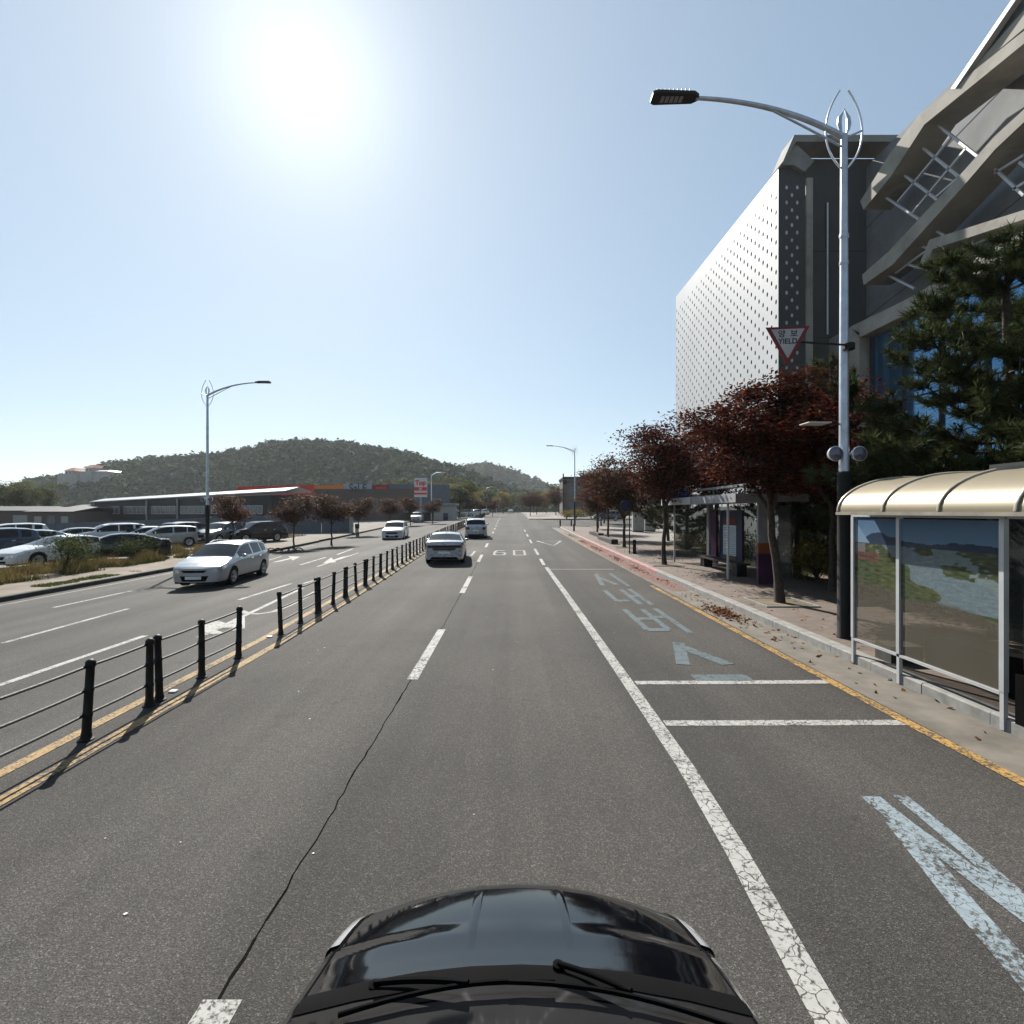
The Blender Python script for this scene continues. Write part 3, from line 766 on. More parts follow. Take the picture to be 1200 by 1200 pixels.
        side_patch('tail_light', M['taillight'], L-.38, L-.01, lambda y: belt0(y)-.20+.25*max(0, (L-.1-y)), lambda y: belt0(y)-.04, .004)
        if kind == 'sedan':
            patch('tail_light', M['taillight'], [(-wL*.97,bzr-.13),(wL*.97,bzr-.13),(wL*.97,bzr-.01),(-wL*.97,bzr-.01)], 1, .012, 12)
            patch('trunk_panel', M['dark_grey'], [(-wL*.62,bzr-.24),(wL*.62,bzr-.24),(wL*.7,bzr-.14),(-wL*.7,bzr-.14)], 1, .006, 10)
            patch('rear_diffuser', M['trim'], [(-wL*.85,.245),(wL*.85,.245),(wL*.7,.36),(-wL*.7,.36)], 1, .010)
            patch('number_plate', M['plate'], [(-.26,.50),(.26,.50),(.26,.61),(-.26,.61)], 1, .018)
        else:
            for s_ in (-1, 1): patch('tail_light', M['taillight'], [(s_*wL*.62,bzr-.20),(s_*wL*.985,bzr-.20),(s_*wL*.97,bzr-.02),(s_*wL*.70,bzr-.02)], 1, .012)
            patch('number_plate', M['plate'], [(-.26,.62),(.26,.62),(.26,.73),(-.26,.73)], 1, .018)
            patch('rear_bumper_trim', M['trim'], [(-wL*.85,.245),(wL*.85,.245),(wL*.8,.38),(-wL*.8,.38)], 1, .010)
        # door seams, handles, sill, mirrors
        yA, yB, yC = p['wins'][0][0]-.02, p['wins'][0][1]+.04, p['wins'][1][1]-.05
        for yy in (yA, yB, yC):
            if min(abs(yy-c) for c in p['wb']) < wr+.08 and yy > L/2: zl = wr*2+.12
            else: zl = .30
            side_patch('door_seam', M['trim'], yy-.005, yy+.005, lambda y, zl=zl: zl, lambda y: belt0(y)-.01, .002, 1)
        for yy in (yB-.26, yC-.24): side_patch('door_handle', M['alu'] if kind != 'hatch' else paint, yy, yy+.17, lambda y: belt0(y)-.155, lambda y: belt0(y)-.125, .022, 3)
        side_patch('sill_trim', M['trim'], p['wb'][0]+wr+.08, p['wb'][1]-wr-.08, lambda y: .245, lambda y: .30, .008)
        for s_ in (-1, 1):
            yy = p['wins'][0][0]+.12; x0 = s_*side_x(yy, interp(p['belt'], yy)); zz = interp(p['belt'], yy)+.06
            mb = MB(); ring = []
            for (u, rr) in ((0,.55),(.03,.9),(.09,1),(.15,.9),(.18,.5)):
                n = len(mb.v)
                for k in range(8):
                    a = 2*math.pi*k/8; mb.v.append((x0+s_*(.02+u), L/2-yy-.0+math.cos(a)*.045*rr, zz+math.sin(a)*.06*rr))
                ring.append(n)
            for a, b in zip(ring, ring[1:]):
                for k in range(8): mb.f.append((a+k, a+(k+1) % 8, b+(k+1) % 8, b+k))
            mb.f.append(tuple(ring[0]+k for k in range(8))); mb.f.append(tuple(ring[-1]+k for k in range(8)))
            mb.build('mirror', paint, t, smooth=50)
        yr = p['rw'][0]-.25; zr_ = interp(p['top'], yr)
        mb = MB(); mb.prism([(-.012, L/2-yr+.06, zr_-.01),(-.012, L/2-yr-.08, zr_-.02),(-.012, L/2-yr-.08, zr_+.05)], (.024,0,0)); mb.build('antenna', paint, t)
    if kind == 'hatch':
        def topline(k, y0, y1, lift, n=14):
            r_ = []
            for i in range(n+1):
                y = y0+(y1-y0)*i/n; x, z = section(y)[k]; r_.append((x, L/2-(y+ycurve(y, x)), z+lift))
            return r_
        for s_ in (-1, 1):
            MB().tube([(s_*x, y, z) for x, y, z in topline(gi+1, .05, .60, .001)], .0045, 5).build('bonnet_seam', M['trim'], t, smooth=60)
            cr_ = MB(); ln = topline(gi+5, .05, .56, 0)
            for off, lf_ in ((-.012,-.002),(0,.0045),(.03,-.002)): cr_.v += [(s_*(x+off), y, z+(lf_ if lf_ < 0 else -.002+(lf_+.002)*math.sin(math.pi*min(1, (q_+.6)/9) if q_ < 4 else math.pi/2*(1-(q_-4)/10.5)+0))) for q_, (x, y, z) in enumerate(ln)]
            for a_ in range(2):
                for i in range(14): q0 = a_*15+i; cr_.f.append((q0, q0+1, q0+16, q0+15))
            cr_.build('bonnet_crease', paint, t, smooth=60)
        for s_ in (-1, 1):
            hl = MB(); rws = [.02+.035*i for i in range(9)]; ks = (NR-3, NR-2, NR-1, NR, NR+1)
            for i, y in enumerate(rws):
                sc_ = section(y); k1 = max(0, 4-(0 if i < 6 else i-5))
                for k in ks: x, z = sc_[k]; hl.v.append((s_*(x+.008), L/2-(y+ycurve(y, x))+.004, z+.004))
            for i in range(8):
                for k in range(4):
                    if k == 0 and i > 4: continue
                    a_ = i*5+k; hl.f.append((a_, a_+1, a_+6, a_+5))
            hl.build('headlight', M['headlight'], t, smooth=60)
        cw = MB()
        for y in (.60, .61, .65, .68, .70):
            sec = section(y); half = sec[gi+1:]; row = [(-x, L/2-(y+ycurve(y, x)), z+(.007 if y not in (.60, .70) else .003)) for x, z in half]+[(x, L/2-(y+ycurve(y, x)), z+(.007 if y not in (.60, .70) else .003)) for x, z in half[::-1][1:]]
            cw.v += row; nr = len(row)
        for j in range(4):
            for i in range(nr-1): cw.f.append((j*nr+i, j*nr+i+1, (j+1)*nr+i+1, (j+1)*nr+i))
        cw.build('cowl_panel', M['trim'], t, smooth=60)
        MB().tube([(-x, y-.0, z) for x, y, z in topline(nrow-1, .565, .565, .01, 1)[:1]]+[(0, 0, 0)][:0] or [(0,0,0),(0,0,.01)], .001, 3) if 0 else None
    if roof_rails:
        for s_ in (-1, 1):
            y0, y1 = p['ws'][1]+.25, p['rw'][0]-.15; xx = s_*hw*p['roofw']*.93
            z0 = [interp(p['top'], y0+(y1-y0)*k/6)+.015-(.0 if 0 < k < 6 else .04) for k in range(7)]
            MB().tube([(xx, L/2-(y0+(y1-y0)*k/6), z0[k]) for k in range(7)], .016, 6).build('roof_rail', M['alu'], t)
    return t

PAINT = dict(silver=carpaint('silver_paint', (.34,.355,.38), .5, .3), white=carpaint('white_car_paint', (.50,.51,.51), 0, .35),
  pearl=carpaint('pale_silver_paint', (.34,.355,.38), .4, .28), black=carpaint('black_car_paint', (.0015,.002,.003), 0, .07), darkgrey=carpaint('dark_grey_paint', (.07,.075,.08), .4),
  navy=carpaint('dark_blue_paint', (.02,.035,.07), .3), bluegrey=carpaint('blue_grey_paint', (.16,.19,.24), .45), beige=carpaint('pale_beige_paint', (.34,.34,.31), .4))

# moving cars
a = P(276, 695); b = P(313, 684)
make_car('wagon', 'silver_car', 'silver station wagon driving towards the camera on the opposite carriageway', 'car', (-11.0, 19.7, road_z(-11.0, 19.7)), R(180)+R(5), PAINT['silver'], 'moving cars', roof_rails=True)
make_car('sedan', 'silver_sedan', 'pale silver sedan seen from behind, nearest car ahead in our direction', 'car', (-3.25, 25.7, rise(24)), R(4), PAINT['pearl'], 'moving cars')
make_car('suv', 'suv_ahead', 'white SUV seen from behind, driving ahead of the silver sedan', 'car', (-3.1, 44.5, rise(42)), R(3), PAINT['pearl'], 'moving cars', roof_rails=True)
v = P(457, 632.5)
make_car('suv', 'oncoming_suv', 'white SUV driving towards the camera beside the left kerb', 'car', (v.x, v.y+2.2, rise(v.y)-.28), R(180)+R(5), PAINT['white'], 'moving cars')
make_car('sedan', 'distant_car', 'tiny white car far ahead where the road ends', 'car', (-.4, 190, rise(190)), 0, PAINT['white'], 'moving cars', details=False)

# ------------------------------------------------------------------ street lamps
def curve_pts(p0, p1, p2, n=12):
    p0, p1, p2 = Vector(p0), Vector(p1), Vector(p2)
    return [(1-t)**2*p0+2*t*(1-t)*p1+t*t*p2 for t in [i/n for i in range(n+1)]]
def lamp(x, y, z, side, label, sign=None, wrap=True):
    """side = -1: the arm reaches towards -x"""
    t = thing('street_lamp', label, 'street lamp', (x, y, z), group='street lamps'); s = side
    H = 9.35
    MB().tube([(0,0,0),(0,0,2.9),(0,0,H)], [.095,.088,.058], 16).build('pole', M['galv'], t, smooth=40)
    if wrap:
        mb = MB(); mb.lathe([(.13,0),(.13,.03),(.115,.05),(.108,3.0),(.112,3.02),(.112,3.08),(.10,3.1)], 16); 
        for zz in (2.72, 2.86, 2.98): mb.lathe([(.10,zz-.02),(.118,zz-.015),(.118,zz+.015),(.10,zz+.02)], 16)
        mb.build('pole_wrap', M['black_wrap'], t, smooth=40)
    MB().lathe([(.075,H-1.92),(.08,H-1.9),(.08,H-1.86),(.075,H-1.85)], 16).build('collar', M['galv'], t, smooth=40)
    MB().lathe([(.07,H-2.42),(.08,H-2.4),(.08,H-2.36),(.07,H-2.35)], 16).build('collar', M['galv'], t, smooth=40)
    arm = curve_pts((0,0,H-.05), (s*1.2,0,H+.62), (s*2.75,0,H+.68), 14)
    MB().tube(arm, [.055-.02*i/14 for i in range(15)], 10).build('arm', M['galv'], t, smooth=50)
    MB().tube(curve_pts((s*.05,0,H-.22), (s*.5,0,H+.03), (s*1.35,0,H+.46), 8), .02, 8).build('arm_brace', M['galv'], t, smooth=50)
    # lamp head: flat finned LED head
    hd = MB(); z0 = H+.66
    out = [(s*2.70,-.05),(s*2.80,-.12),(s*3.50,-.15),(s*3.57,-.11),(s*3.57,.11),(s*3.50,.15),(s*2.80,.12),(s*2.70,.05)]
    hd.prism([(a, b, z0) for a, b in out], (0,0,.07)); o = hd.build('lamp_head', M['dark_grey'], t, bevel=.008)
    fn = MB()
    for i in range(9): xx = s*(2.9+i*.075); fn.box(min(xx,xx+.012), max(xx,xx+.012), -.12, .12, z0+.07, z0+.11)
    fn.build('cooling_fins', M['dark_grey'], t)
    pn = MB()
    for i in range(5): xx = s*(3.0+i*.085); pn.box(min(xx,xx+s*.06), max(xx,xx+s*.06), -.07, .07, z0-.012, z0-.001)
    pn.build('led_panel', M['grey'], t)
    # leaf ornament: two open ribs, cross arms, and the split leaf on the pole head
    for d in (-1, 1):
        p = curve_pts((d*.06,0,H-.62), (d*.33,0,H-.35), (d*.34,0,H+.05), 8)+curve_pts((d*.34,0,H+.05), (d*.33,0,H+.45), (d*.08,0,H+.82), 10)[1:]
        MB().tube(p, .017, 8).build('ornament_rib', M['silver_pipe'], t, smooth=60)
        MB().tube([(d*.05,0,H-.05),(d*.34,0,H+.08)], .018, 8).build('ornament_arm', M['galv'], t, smooth=60)
        lf = MB(); o_ = [(0,0,H-.02)]
        pr = [(d*.03,H-.02),(d*.10,H+.08),(d*.13,H+.2),(d*.11,H+.32),(0,H+.48),(d*.045,H+.3),(d*.05,H+.2),(d*.04,H+.08)]
        lf.prism([(a,-.015,b) for a, b in pr], (0,.03,0)); lf.build('ornament_leaf', M['galv'], t)
    # clamps and round floodlights
    for d in (-1, 1):
        fl = MB(); fl.lathe([(.001,.06),(.06,.055),(.11,.03),(.135,-.03),(.14,-.06),(.128,-.065)], 20, 'y', (d*.22,-.05,3.42)); o = fl.build('floodlight', M['silver_pipe'], t, smooth=50)
        gl = MB(); gl.lathe([(.128,-.055),(.07,-.07),(.001,-.075)], 20, 'y', (d*.22,-.05,3.42)); gl.build('lens', M['glass_dim'], o, smooth=50)
        MB().bar((d*.06,0,3.42),(d*.14,0,3.42),.03).build('floodlight_arm', M['galv'], t)
    return t
M['glass_dim'] = mat('floodlight_glass', (.10,.09,.12), .15, metal=.3, coat=.5)
LX, LY = 6.16, 9.5
L1 = lamp(LX, LY, .15, -1, 'tall galvanised lamp post with the give-way sign, beside the near bus shelter')
lamp(-17.25, 29, -.2, 1, 'lamp post with leaf ornament on the left pavement behind the silver station wagon')
lamp(7.9, 64.5, rise(64.5)+.15, -1, 'distant lamp post with a round sign at the corner of the side road')
# sign arm on the far lamp: round sign
t = thing('round_sign', 'small round sign seen from behind on the distant lamp post', 'sign', (7.9, 64.3, rise(64.5)))
MB().tube([(-.1,0,5.6),(-1.2,0,5.6)], .03, 6).build('bracket', M['black'], t); MB().lathe([(.001,-.02),(.30,-.02),(.30,.02),(.001,.02)], 20, 'y', (-1.25,0,5.6)).build('sign_plate', M['dark_grey'], t)
# give-way sign
def text_mesh(name, s_, size, m, parent, loc, rot=(R(90),0,0), sx=1, ext=.002, bold=0):
    c = bpy.data.curves.new(name, 'FONT'); c.body = s_; c.size = size; c.extrude = ext; c.align_x = 'CENTER'; c.align_y = 'CENTER'; c.offset = bold
    o = bpy.data.objects.new(name, c); COL.objects.link(o); bpy.context.view_layer.update()
    me = bpy.data.meshes.new_from_object(o.evaluated_get(bpy.context.evaluated_depsgraph_get())); bpy.data.objects.remove(o)
    me.materials.clear(); me.materials.append(m)
    o = bpy.data.objects.new(name, me); COL.objects.link(o); o.parent = parent; o.location = loc; o.rotation_euler = rot; o.scale = (sx, 1, 1); o['kind'] = 'stuff'; return o
t = thing('give_way_sign', 'red-bordered triangular YIELD sign on a bracket from the near lamp post', 'road sign', (LX-1.13, LY-.16, 5.68), R(-6))
def tripl(s_, y0, y1, m, nm):
    MB().prism([(-.38*s_, y0, .18*s_+.02), (.38*s_, y0, .18*s_+.02), (.012*s_, y0, -.52*s_+.03), (-.012*s_, y0, -.52*s_+.03)], (0, y1-y0, 0)).build(nm, m, t)
tripl(1, 0, .02, M['sign_red'], 'sign_plate'); tripl(.76, -.006, -.001, M['sign_face'], 'sign_face')
text_mesh('lettering', '양  보', .145, M['sign_black'], t, (0,-.008,.065), bold=.002)
text_mesh('lettering', 'YIELD', .135, M['sign_black'], t, (0,-.008,-.07), sx=.95, bold=.0025)
MB().tube([(.10,.04,-.06),(1.1,.10,-.14)], .02, 8).build('bracket', M['black'], t); MB().lathe([(.09,-.06),(.10,-.05),(.10,.05),(.09,.06)], 14, 'z', (1.13,.16,-.15)).build('clamp', M['black'], t)
t = thing('edge_on_sign', 'thin white sign plate seen edge-on beside the near lamp post', 'sign', (LX-.42, LY, 4.15))
MB().box(-.32,.10,-.16,.16,-.02,0).build('sign_plate', M['white'], t, bevel=.004); MB().bar((.1,0,-.01),(.36,0,-.02),.025).build('bracket', M['black'], t)

# ------------------------------------------------------------------ near bus shelter
def shelter_art():
    ny, nz = 230, 190
    me_v = []; cols_ = []
    for j in range(nz+1):
        for i in range(ny+1):
            u, v = i/ny, j/nz                 # u: 0 at the far (left) post, 1 at the near post; v: 0 bottom, 1 top
            me_v.append((0, -u*2.56, v*1.95))
            n1 = noise.noise(Vector((u*5, v*9, 1))); n2 = noise.noise(Vector((u*22, v*60, 4))); n3 = noise.noise(Vector((u*60, v*120, 9)))
            sil = .84+.035*noise.noise(Vector((u*3.2+2.7, 0, 0)))+.015*noise.noise(Vector((u*13, 5, 0)))+.04*math.exp(-((u-.2)/.09)**2)
            river_c = .40+(.75-v)*1.15+.05*n1+.02*n2; wid = .10+.10*abs(.8-v)*3
            if v > sil: c = (.13+.05*(1-v)*6, .24+.06*(1-v)*6, .42)
            elif v > .795: k = (v-.795)/.06; c = (.035+.02*n2, .06+.01*n2, .11)
            else:
                t_ = min(1, (.8-v)/.35)
                st = .012*math.sin(v*150+n1*9+u*12); q1 = max(-.06, .55*n1); g = (.085+.06*q1+.05*n2+st, .105+.04*q1+.045*n2+st, .05+.02*n2); 
                c = g
                d = u-river_c-.06*n1
                if v > .42 and -wid*.6 < d < wid*(.9+1.2*t_): c = (.19+.015*n3, .25+.015*n3, .28)
                elif v > .55 and d > 0 and n1+.4*n2 > .12: c = (.22, .28, .28)
                if v > .70 and u < .42 and (u < .10 or n2 > .25): c = (.22,.20,.20)
                if abs(v-.69+.03*n1) < .045+.03*n2 and u+.05*n2 < .22: c = (.15+.08*n3, .075+.04*n2, .06)
            if u < .12 and v > .80 and v > .82+(u/.12)*.16-.0: c = (.13,.24,.42)
            if u < .14-(v-.8)*.75 and v > .8: c = (.26,.38,.52)
            cut = .44 + .05*noise.noise(Vector((u*2, 3, 3))) - (.10*max(0, u-.45)) + (.05 if u < .37 else 0)
            if v > cut: a = .93
            else: 
                k = min(1, (cut-v)/.03); c = tuple(x*(1-k)+y_*k for x, y_ in zip(c, (.20+.02*n1, .175+.02*n1, .135+.02*n1))); a = .93-.33*k
            k_ = (.85+.16*n3+.2*n2) if (v <= .795 and v > .3) else .85; cols_.append((max(.006,c[0]*k_), max(.006,c[1]*k_), max(.006,c[2]*k_), a))
    f = [(j*(ny+1)+i, j*(ny+1)+i+1, (j+1)*(ny+1)+i+1, (j+1)*(ny+1)+i) for j in range(nz) for i in range(ny)]
    return me_v, f, cols_, ny, nz
m, n, l, b = new_mat('printed_glass'); at_ = n.new('ShaderNodeAttribute'); at_.attribute_name = 'Col'
l.new(at_.outputs['Color'], b.inputs['Base Color']); b.inputs['Roughness'].default_value = .25; b.inputs['Coat Weight'].default_value = .3
tr = n.new('ShaderNodeBsdfTransparent'); tr.inputs[0].default_value = (.8,.8,.78,1); ms = n.new('ShaderNodeMixShader')
tl = n.new('ShaderNodeBsdfTranslucent'); l.new(at_.outputs['Color'], tl.inputs[0]); m2 = n.new('ShaderNodeMixShader'); m2.inputs[0].default_value = .35
l.new(b.outputs[0], m2.inputs[1]); l.new(tl.outputs[0], m2.inputs[2])
l.new(at_.outputs['Alpha'], ms.inputs[0]); l.new(tr.outputs[0], ms.inputs[1]); l.new(m2.outputs[0], ms.inputs[2]); l.new(ms.outputs[0], n['Material Output'].inputs[0])
M['print'] = m
def glass_pane(name, col=(.06,.07,.07), alpha=.35):
    m, n, l, b = new_mat(name); b.inputs['Base Color'].default_value = (*col, 1); b.inputs['Roughness'].default_value = .08
    tr = n.new('ShaderNodeBsdfTransparent'); tr.inputs[0].default_value = (.8,.82,.8,1); ms = n.new('ShaderNodeMixShader'); ms.inputs[0].default_value = alpha
    l.new(tr.outputs[0], ms.inputs[1]); l.new(b.outputs[0], ms.inputs[2]); l.new(ms.outputs[0], n['Material Output'].inputs[0]); return m
M['tinted'] = glass_pane('tinted_shelter_glass')

t = thing('bus_shelter', 'near bus shelter with beige curved metal canopy and a printed river-landscape glass wall', 'bus shelter', (0, 0, .15))
Z0 = -.15
v_, f_, c_, ny_, nz_ = shelter_art()
for (u0, u1) in ((0, 86), (86, 230)):
    # two glass panes of the print
    vi = [j*(ny_+1)+i for j in range(nz_+1) for i in range(u0, u1+1)]; mp = {a: k for k, a in enumerate(vi)}
    mb = MB(); mb.v = [(5.60, 8.37+v_[a][1], .45+v_[a][2]+Z0) for a in vi]
    mb.f = [tuple(mp[x] for x in f) for f in f_ if all(x in mp for x in f)]
    o = mb.build('printed_pane', M['print'], t, recalc=False)
    ca = o.data.color_attributes.new('Col', 'FLOAT_COLOR', 'POINT'); ca.data.foreach_set('color', np.array([c_[a] for a in vi], dtype=np.float32).ravel())
for yy in (8.39, 7.40, 5.83): 
    MB().box(5.575,5.625,yy-.025,yy+.025,.02+Z0,.45+Z0).build('post', M['alu'], t); MB().box(5.57,5.63,yy-.03,yy+.03,.452+Z0,2.42+Z0).build('post', M['alu'], t)
MB().box(5.575,5.625,5.86,8.36,.41+Z0,.448+Z0).build('frame_rail', M['alu'], t); MB().box(5.575,5.625,5.79,8.42,2.422+Z0,2.47+Z0).build('frame_rail', M['alu'], t)
MB().box(5.58,5.62,2.4,5.78,2.422+Z0,2.47+Z0).build('frame_rail', M['alu'], t)
# canopy: quarter barrel in metal sheets with standing seams
def cprof(x_off=0):
    pr = []
    for i in range(13):
        a = R(90)*i/12; pr.append((6.40-1.10*math.cos(a), 2.50+.55*math.sin(a)))
    pr += [(6.8, 3.06), (7.3, 3.03), (7.9, 2.94)]
    return pr
seams = [8.32, 7.32, 6.36, 5.38, 4.4, 3.4, 2.4]
for a, b in zip(seams, seams[1:]):
    mb = MB(); pr = cprof()
    for yy in (a-.004, b+.004): mb.v += [(x, yy, z+Z0) for x, z in pr] 
    k = len(pr)
    for i in range(k-1): mb.f.append((i, i+1, k+i+1, k+i))
    n0 = len(mb.v); mb.v += [(x+.012, y_, z-.03) for x, y_, z in mb.v[:2*k]]
    for i in range(k-1): mb.f.append((n0+i, n0+k+i, n0+k+i+1, n0+i+1))
    for e in (0, k): 
        for i in range(k-1): mb.f.append((e+i, n0+e+i, n0+e+i+1, e+i+1))
    mb.f.append((0, k, n0+k, n0)); mb.build('canopy_sheet', M['canopy'], t, smooth=40)
for s_ in seams:
    mb = MB(); pr = cprof(); mb.tube([(x-.006, s_, z+.008+Z0) for x, z in pr], .022, 6); mb.build('seam', M['seam'], t, smooth=60)
MB().box(5.27,5.31,2.4,8.34,2.455+Z0,2.50+Z0).build('canopy_edge', M['seam'], t)
# back wall, end, bench, panel behind
MB().box(7.75,7.80,2.4,8.3,.2+Z0,2.6+Z0).build('back_pane', M['tinted'], t)
for yy in (8.28, 6.9, 5.5, 4.1, 2.5): MB().box(7.72,7.84,yy-.05,yy+.05,0.01,2.88+Z0).build('back_post', M['dark_grey'], t)
MB().box(5.72,5.80,2.4,5.2,.5+Z0,2.3+Z0).build('side_advert', M['trim'], t)
MB().box(5.66,5.71,4.8,5.66,.75+Z0,1.55+Z0).build('notice_panel', M['grey'], t)
MB().box(5.60,5.66,2.4,5.70,.05+Z0,.7+Z0).build('lower_panel', M['trim'], t)
MB().box(6.25,6.75,5.9,7.75,.002,.50).build('floor_shade_block', M['trim'], t)  # black block added to stand for the shade on the floor behind the panes
MB().box(6.9,7.35,5.0,7.6,.40,.45).build('bench_seat', M['bark_pale'], t)
for yy in (5.3, 7.3): MB().box(6.95,7.3,yy-.04,yy+.04,.002,.398).build('bench_leg', M['black'], t)
MB().prism([(6.9,2.4,3.08+Z0),(8.6,2.4,3.20+Z0),(8.6,2.4,3.30+Z0),(6.9,2.4,3.18+Z0)], (0,5.0,0)).build('rear_roof', M['dark_grey'], t)
tag(MB().box(5.85,6.35,7.9,8.25,.152,.42).build('kerb_block', M['dark_kerb']), 'low dark stone block under the far end of the near bus shelter glass', 'stone block')

# ------------------------------------------------------------------ far bus shelter
t = thing('bus_shelter', 'far bus shelter with flat white-edged roof, purple end panel and timetable board', 'bus shelter', (0, 20, .15+rise(20)))
def fb(x0,x1,y0,y1,z0,z1,nm,m,**k): return MB().box(x0,x1,y0-20,y1-20,z0,z1).build(nm, M[m], t, **k)
fb(6.95,9.2,15.9,23.6,2.62,2.84,'roof_slab','grey',bevel=.02)
fb(6.91,6.94,19.9,23.7,2.58,2.86,'fascia','white'); fb(6.92,6.945,15.85,19.88,2.58,2.86,'fascia','grey')
fb(6.95,9.2,15.86,15.89,2.60,2.85,'fascia','grey')
mb = MB(); mb.prism([(7.5,-4.4,3.12),(9.4,-4.4,3.28),(9.4,-4.4,3.36),(7.5,-4.4,3.20)], (0,5.2,0)); mb.build('upper_roof', M['steel_roof'], t)
for yy in (16.4, 19.6): fb(7.7,7.75,yy,yy+.05,2.845,3.15,'roof_strut','grey'); fb(8.9,8.95,yy,yy+.05,2.845,3.22,'roof_strut','grey')
fb(7.28,7.34,17.3,17.36,0,2.6,'post','white'); fb(7.28,7.34,23.0,23.06,0,2.6,'post','grey'); fb(8.9,8.98,23.0,23.08,0,2.6,'post','grey')
fb(8.92,8.96,16.4,23.0,.25,2.5,'back_pane','tinted'); fb(7.36,8.88,23.02,23.05,.25,2.4,'end_pane','tinted')
fb(7.72,8.2,16.05,16.15,.0,.98,'end_panel','purple'); fb(7.72,8.2,16.05,16.15,.983,1.3,'end_panel','orange_dim'); fb(7.72,8.2,16.05,16.15,1.303,2.6,'end_panel','grey')
fb(8.60,8.70,21.6,22.2,.1,2.3,'side_column','purple'); fb(8.55,8.75,22.25,22.5,.1,2.6,'side_column','grey')
bd = fb(8.72,8.80,19.4,21.5,.35,2.35,'timetable_board','navy'); 
for nm, a in (('timetable_sheet', (8.700,8.717,19.9,21.1,.55,1.75,'poster')), ('board_header', (8.700,8.717,19.9,21.1,1.80,2.02,'sign_red')), ('board_footer', (8.700,8.717,19.9,21.1,.38,.53,'bark_pale'))):
    o = fb(*a[:6], nm, a[6]); o.parent = bd
mb = MB()
for i in range(14): mb.box(8.690,8.696,19.98-20,21.02-20-(.3 if i % 4 == 3 else 0),.60+i*.08,.615+i*.08)
o = mb.build('printed_lines', M['dark_grey'], bd); o['kind'] = 'stuff'
fb(7.9,8.35,18.0,21.8,.38,.46,'bench_seat','dark_grey'); fb(7.95,8.3,18.1,18.5,0,.378,'bench_leg','black'); fb(7.95,8.3,21.2,21.6,0,.378,'bench_leg','black')
sg = thing('stop_sign', 'small blue and white bus stop name sign on top of the far shelter roof', 'sign', (7.3, 22.0, rise(20)+.15+2.86))
MB().box(-.28,.28,-.06,.06,.05,.34).build('sign_face', M['sign_blue'], sg, bevel=.01); MB().box(-.28,.28,-.05,.05,.343,.43).build('sign_cap', M['white'], sg); MB().box(-.2,.2,-.02,.02,0,.05).build('foot', M['grey'], sg)
text_mesh('lettering', '정류장', .16, M['white'], sg, (0,-.063,.19), sx=1)

# ------------------------------------------------------------------ the big building on the right
Bd = thing('concrete_hall', 'large angular concrete building with perforated white metal wing, diagonal beams and blue windows', 'building', (18, 34, 0))
BO = Vector((18, 34, 0))
def bbox_(x0,x1,y0,y1,z0,z1,nm,m): return MB().box(x0-18,x1-18,y0-34,y1-34,z0,z1).build(nm, M[m], Bd)
# perforated skins: real sheets with holes
def perf(x_of, nu, nv, du, dv, r, m, nm, zt=None, z0=0.3, par=0):
    mb = MB(); 
    for j in range(nv):
        for i in range(nu):
            hole = (i+par+j) % 2 == 0 and (nu > 6 or 0 < i < 4) and j < nv-2
            cu, cv = (i+.5)*du, z0+(j+.5)*dv
            top = [zt(cu-du/2) if zt and j == nv-1 else cv+dv/2, zt(cu+du/2) if zt and j == nv-1 else cv+dv/2]
            sq = [(cu-du/2,cv-dv/2),(cu,cv-dv/2),(cu+du/2,cv-dv/2),(cu+du/2,cv),(cu+du/2,top[1]),(cu,(top[0]+top[1])/2),(cu-du/2,top[0]),(cu-du/2,cv)]
            if not hole: mb.face([x_of(*q) for q in (sq[0], sq[2], sq[4], sq[6])]); continue
            an = [R(225+45*k) for k in range(8)]; ring = [(cu+r*math.cos(a)*.8, cv+r*math.sin(a)*1.25) for a in an]
            n0 = len(mb.v); mb.v += [x_of(*q) for q in sq]+[x_of(*q) for q in ring]
            for k in range(8): mb.f.append((n0+k, n0+(k+1) % 8, n0+8+(k+1) % 8, n0+8+k))
    return mb.build(nm, m, Bd, recalc=False)
# the long wing: panels ~ 21 m long, near end at y=34.6
TOPZ = lambda u: 25.7+u*.02
NV = 50; dv = 25.4/NV; panels = 4; LEN = 21.6; nu_p = 9; du = LEN/panels/nu_p
for p_ in range(panels):
    y0 = 34.6+p_*LEN/panels
    perf(lambda u, v, y0=y0: (0, y0-34+u, v), nu_p, NV, du, dv, .135, M['skin'], 'perforated_panel', zt=lambda u, y0=y0: TOPZ(y0-34.6+u), par=p_*nu_p)
bbox_(18.55,18.6,34.9,56,0,25.4,'backing_wall','skin_dark')
bbox_(18.02,18.5,56.21,56.3,0,25.9,'end_flashing','grey')
# return facing the camera: shade in the skin colour, hole light in the backing
perf(lambda u, v: (.02+u, .6, v), 5, NV, .36, dv, .11, M['skin_return_shade'], 'perforated_return_shaded')
bbox_(18.02,19.8,34.604,34.65,0,25.4,'hole_light_backing','hole_light')
def poly3(pts, dvec, nm, m): return MB().prism([tuple(Vector(p)-BO) for p in pts], dvec).build(nm, M[m], Bd)
bbox_(19.84,20.25,34.45,36,0,25.0,'corner_column','concrete_light')
poly3([(18.1,34.3,25.75),(19.0,34.3,27.2),(20.25,34.3,26.0),(19.6,34.3,25.3),(18.9,34.3,25.75)], (0,1.3,0), 'parapet_gusset', 'concrete')
poly3([(18.0,34.0,25.8),(18.08,34.0,25.72),(18.85,34.0,27.1),(27.5,34.0,27.1),(27.5,34.0,27.55),(18.75,34.0,27.55)], (0,1.6,0), 'roof_slab', 'concrete')
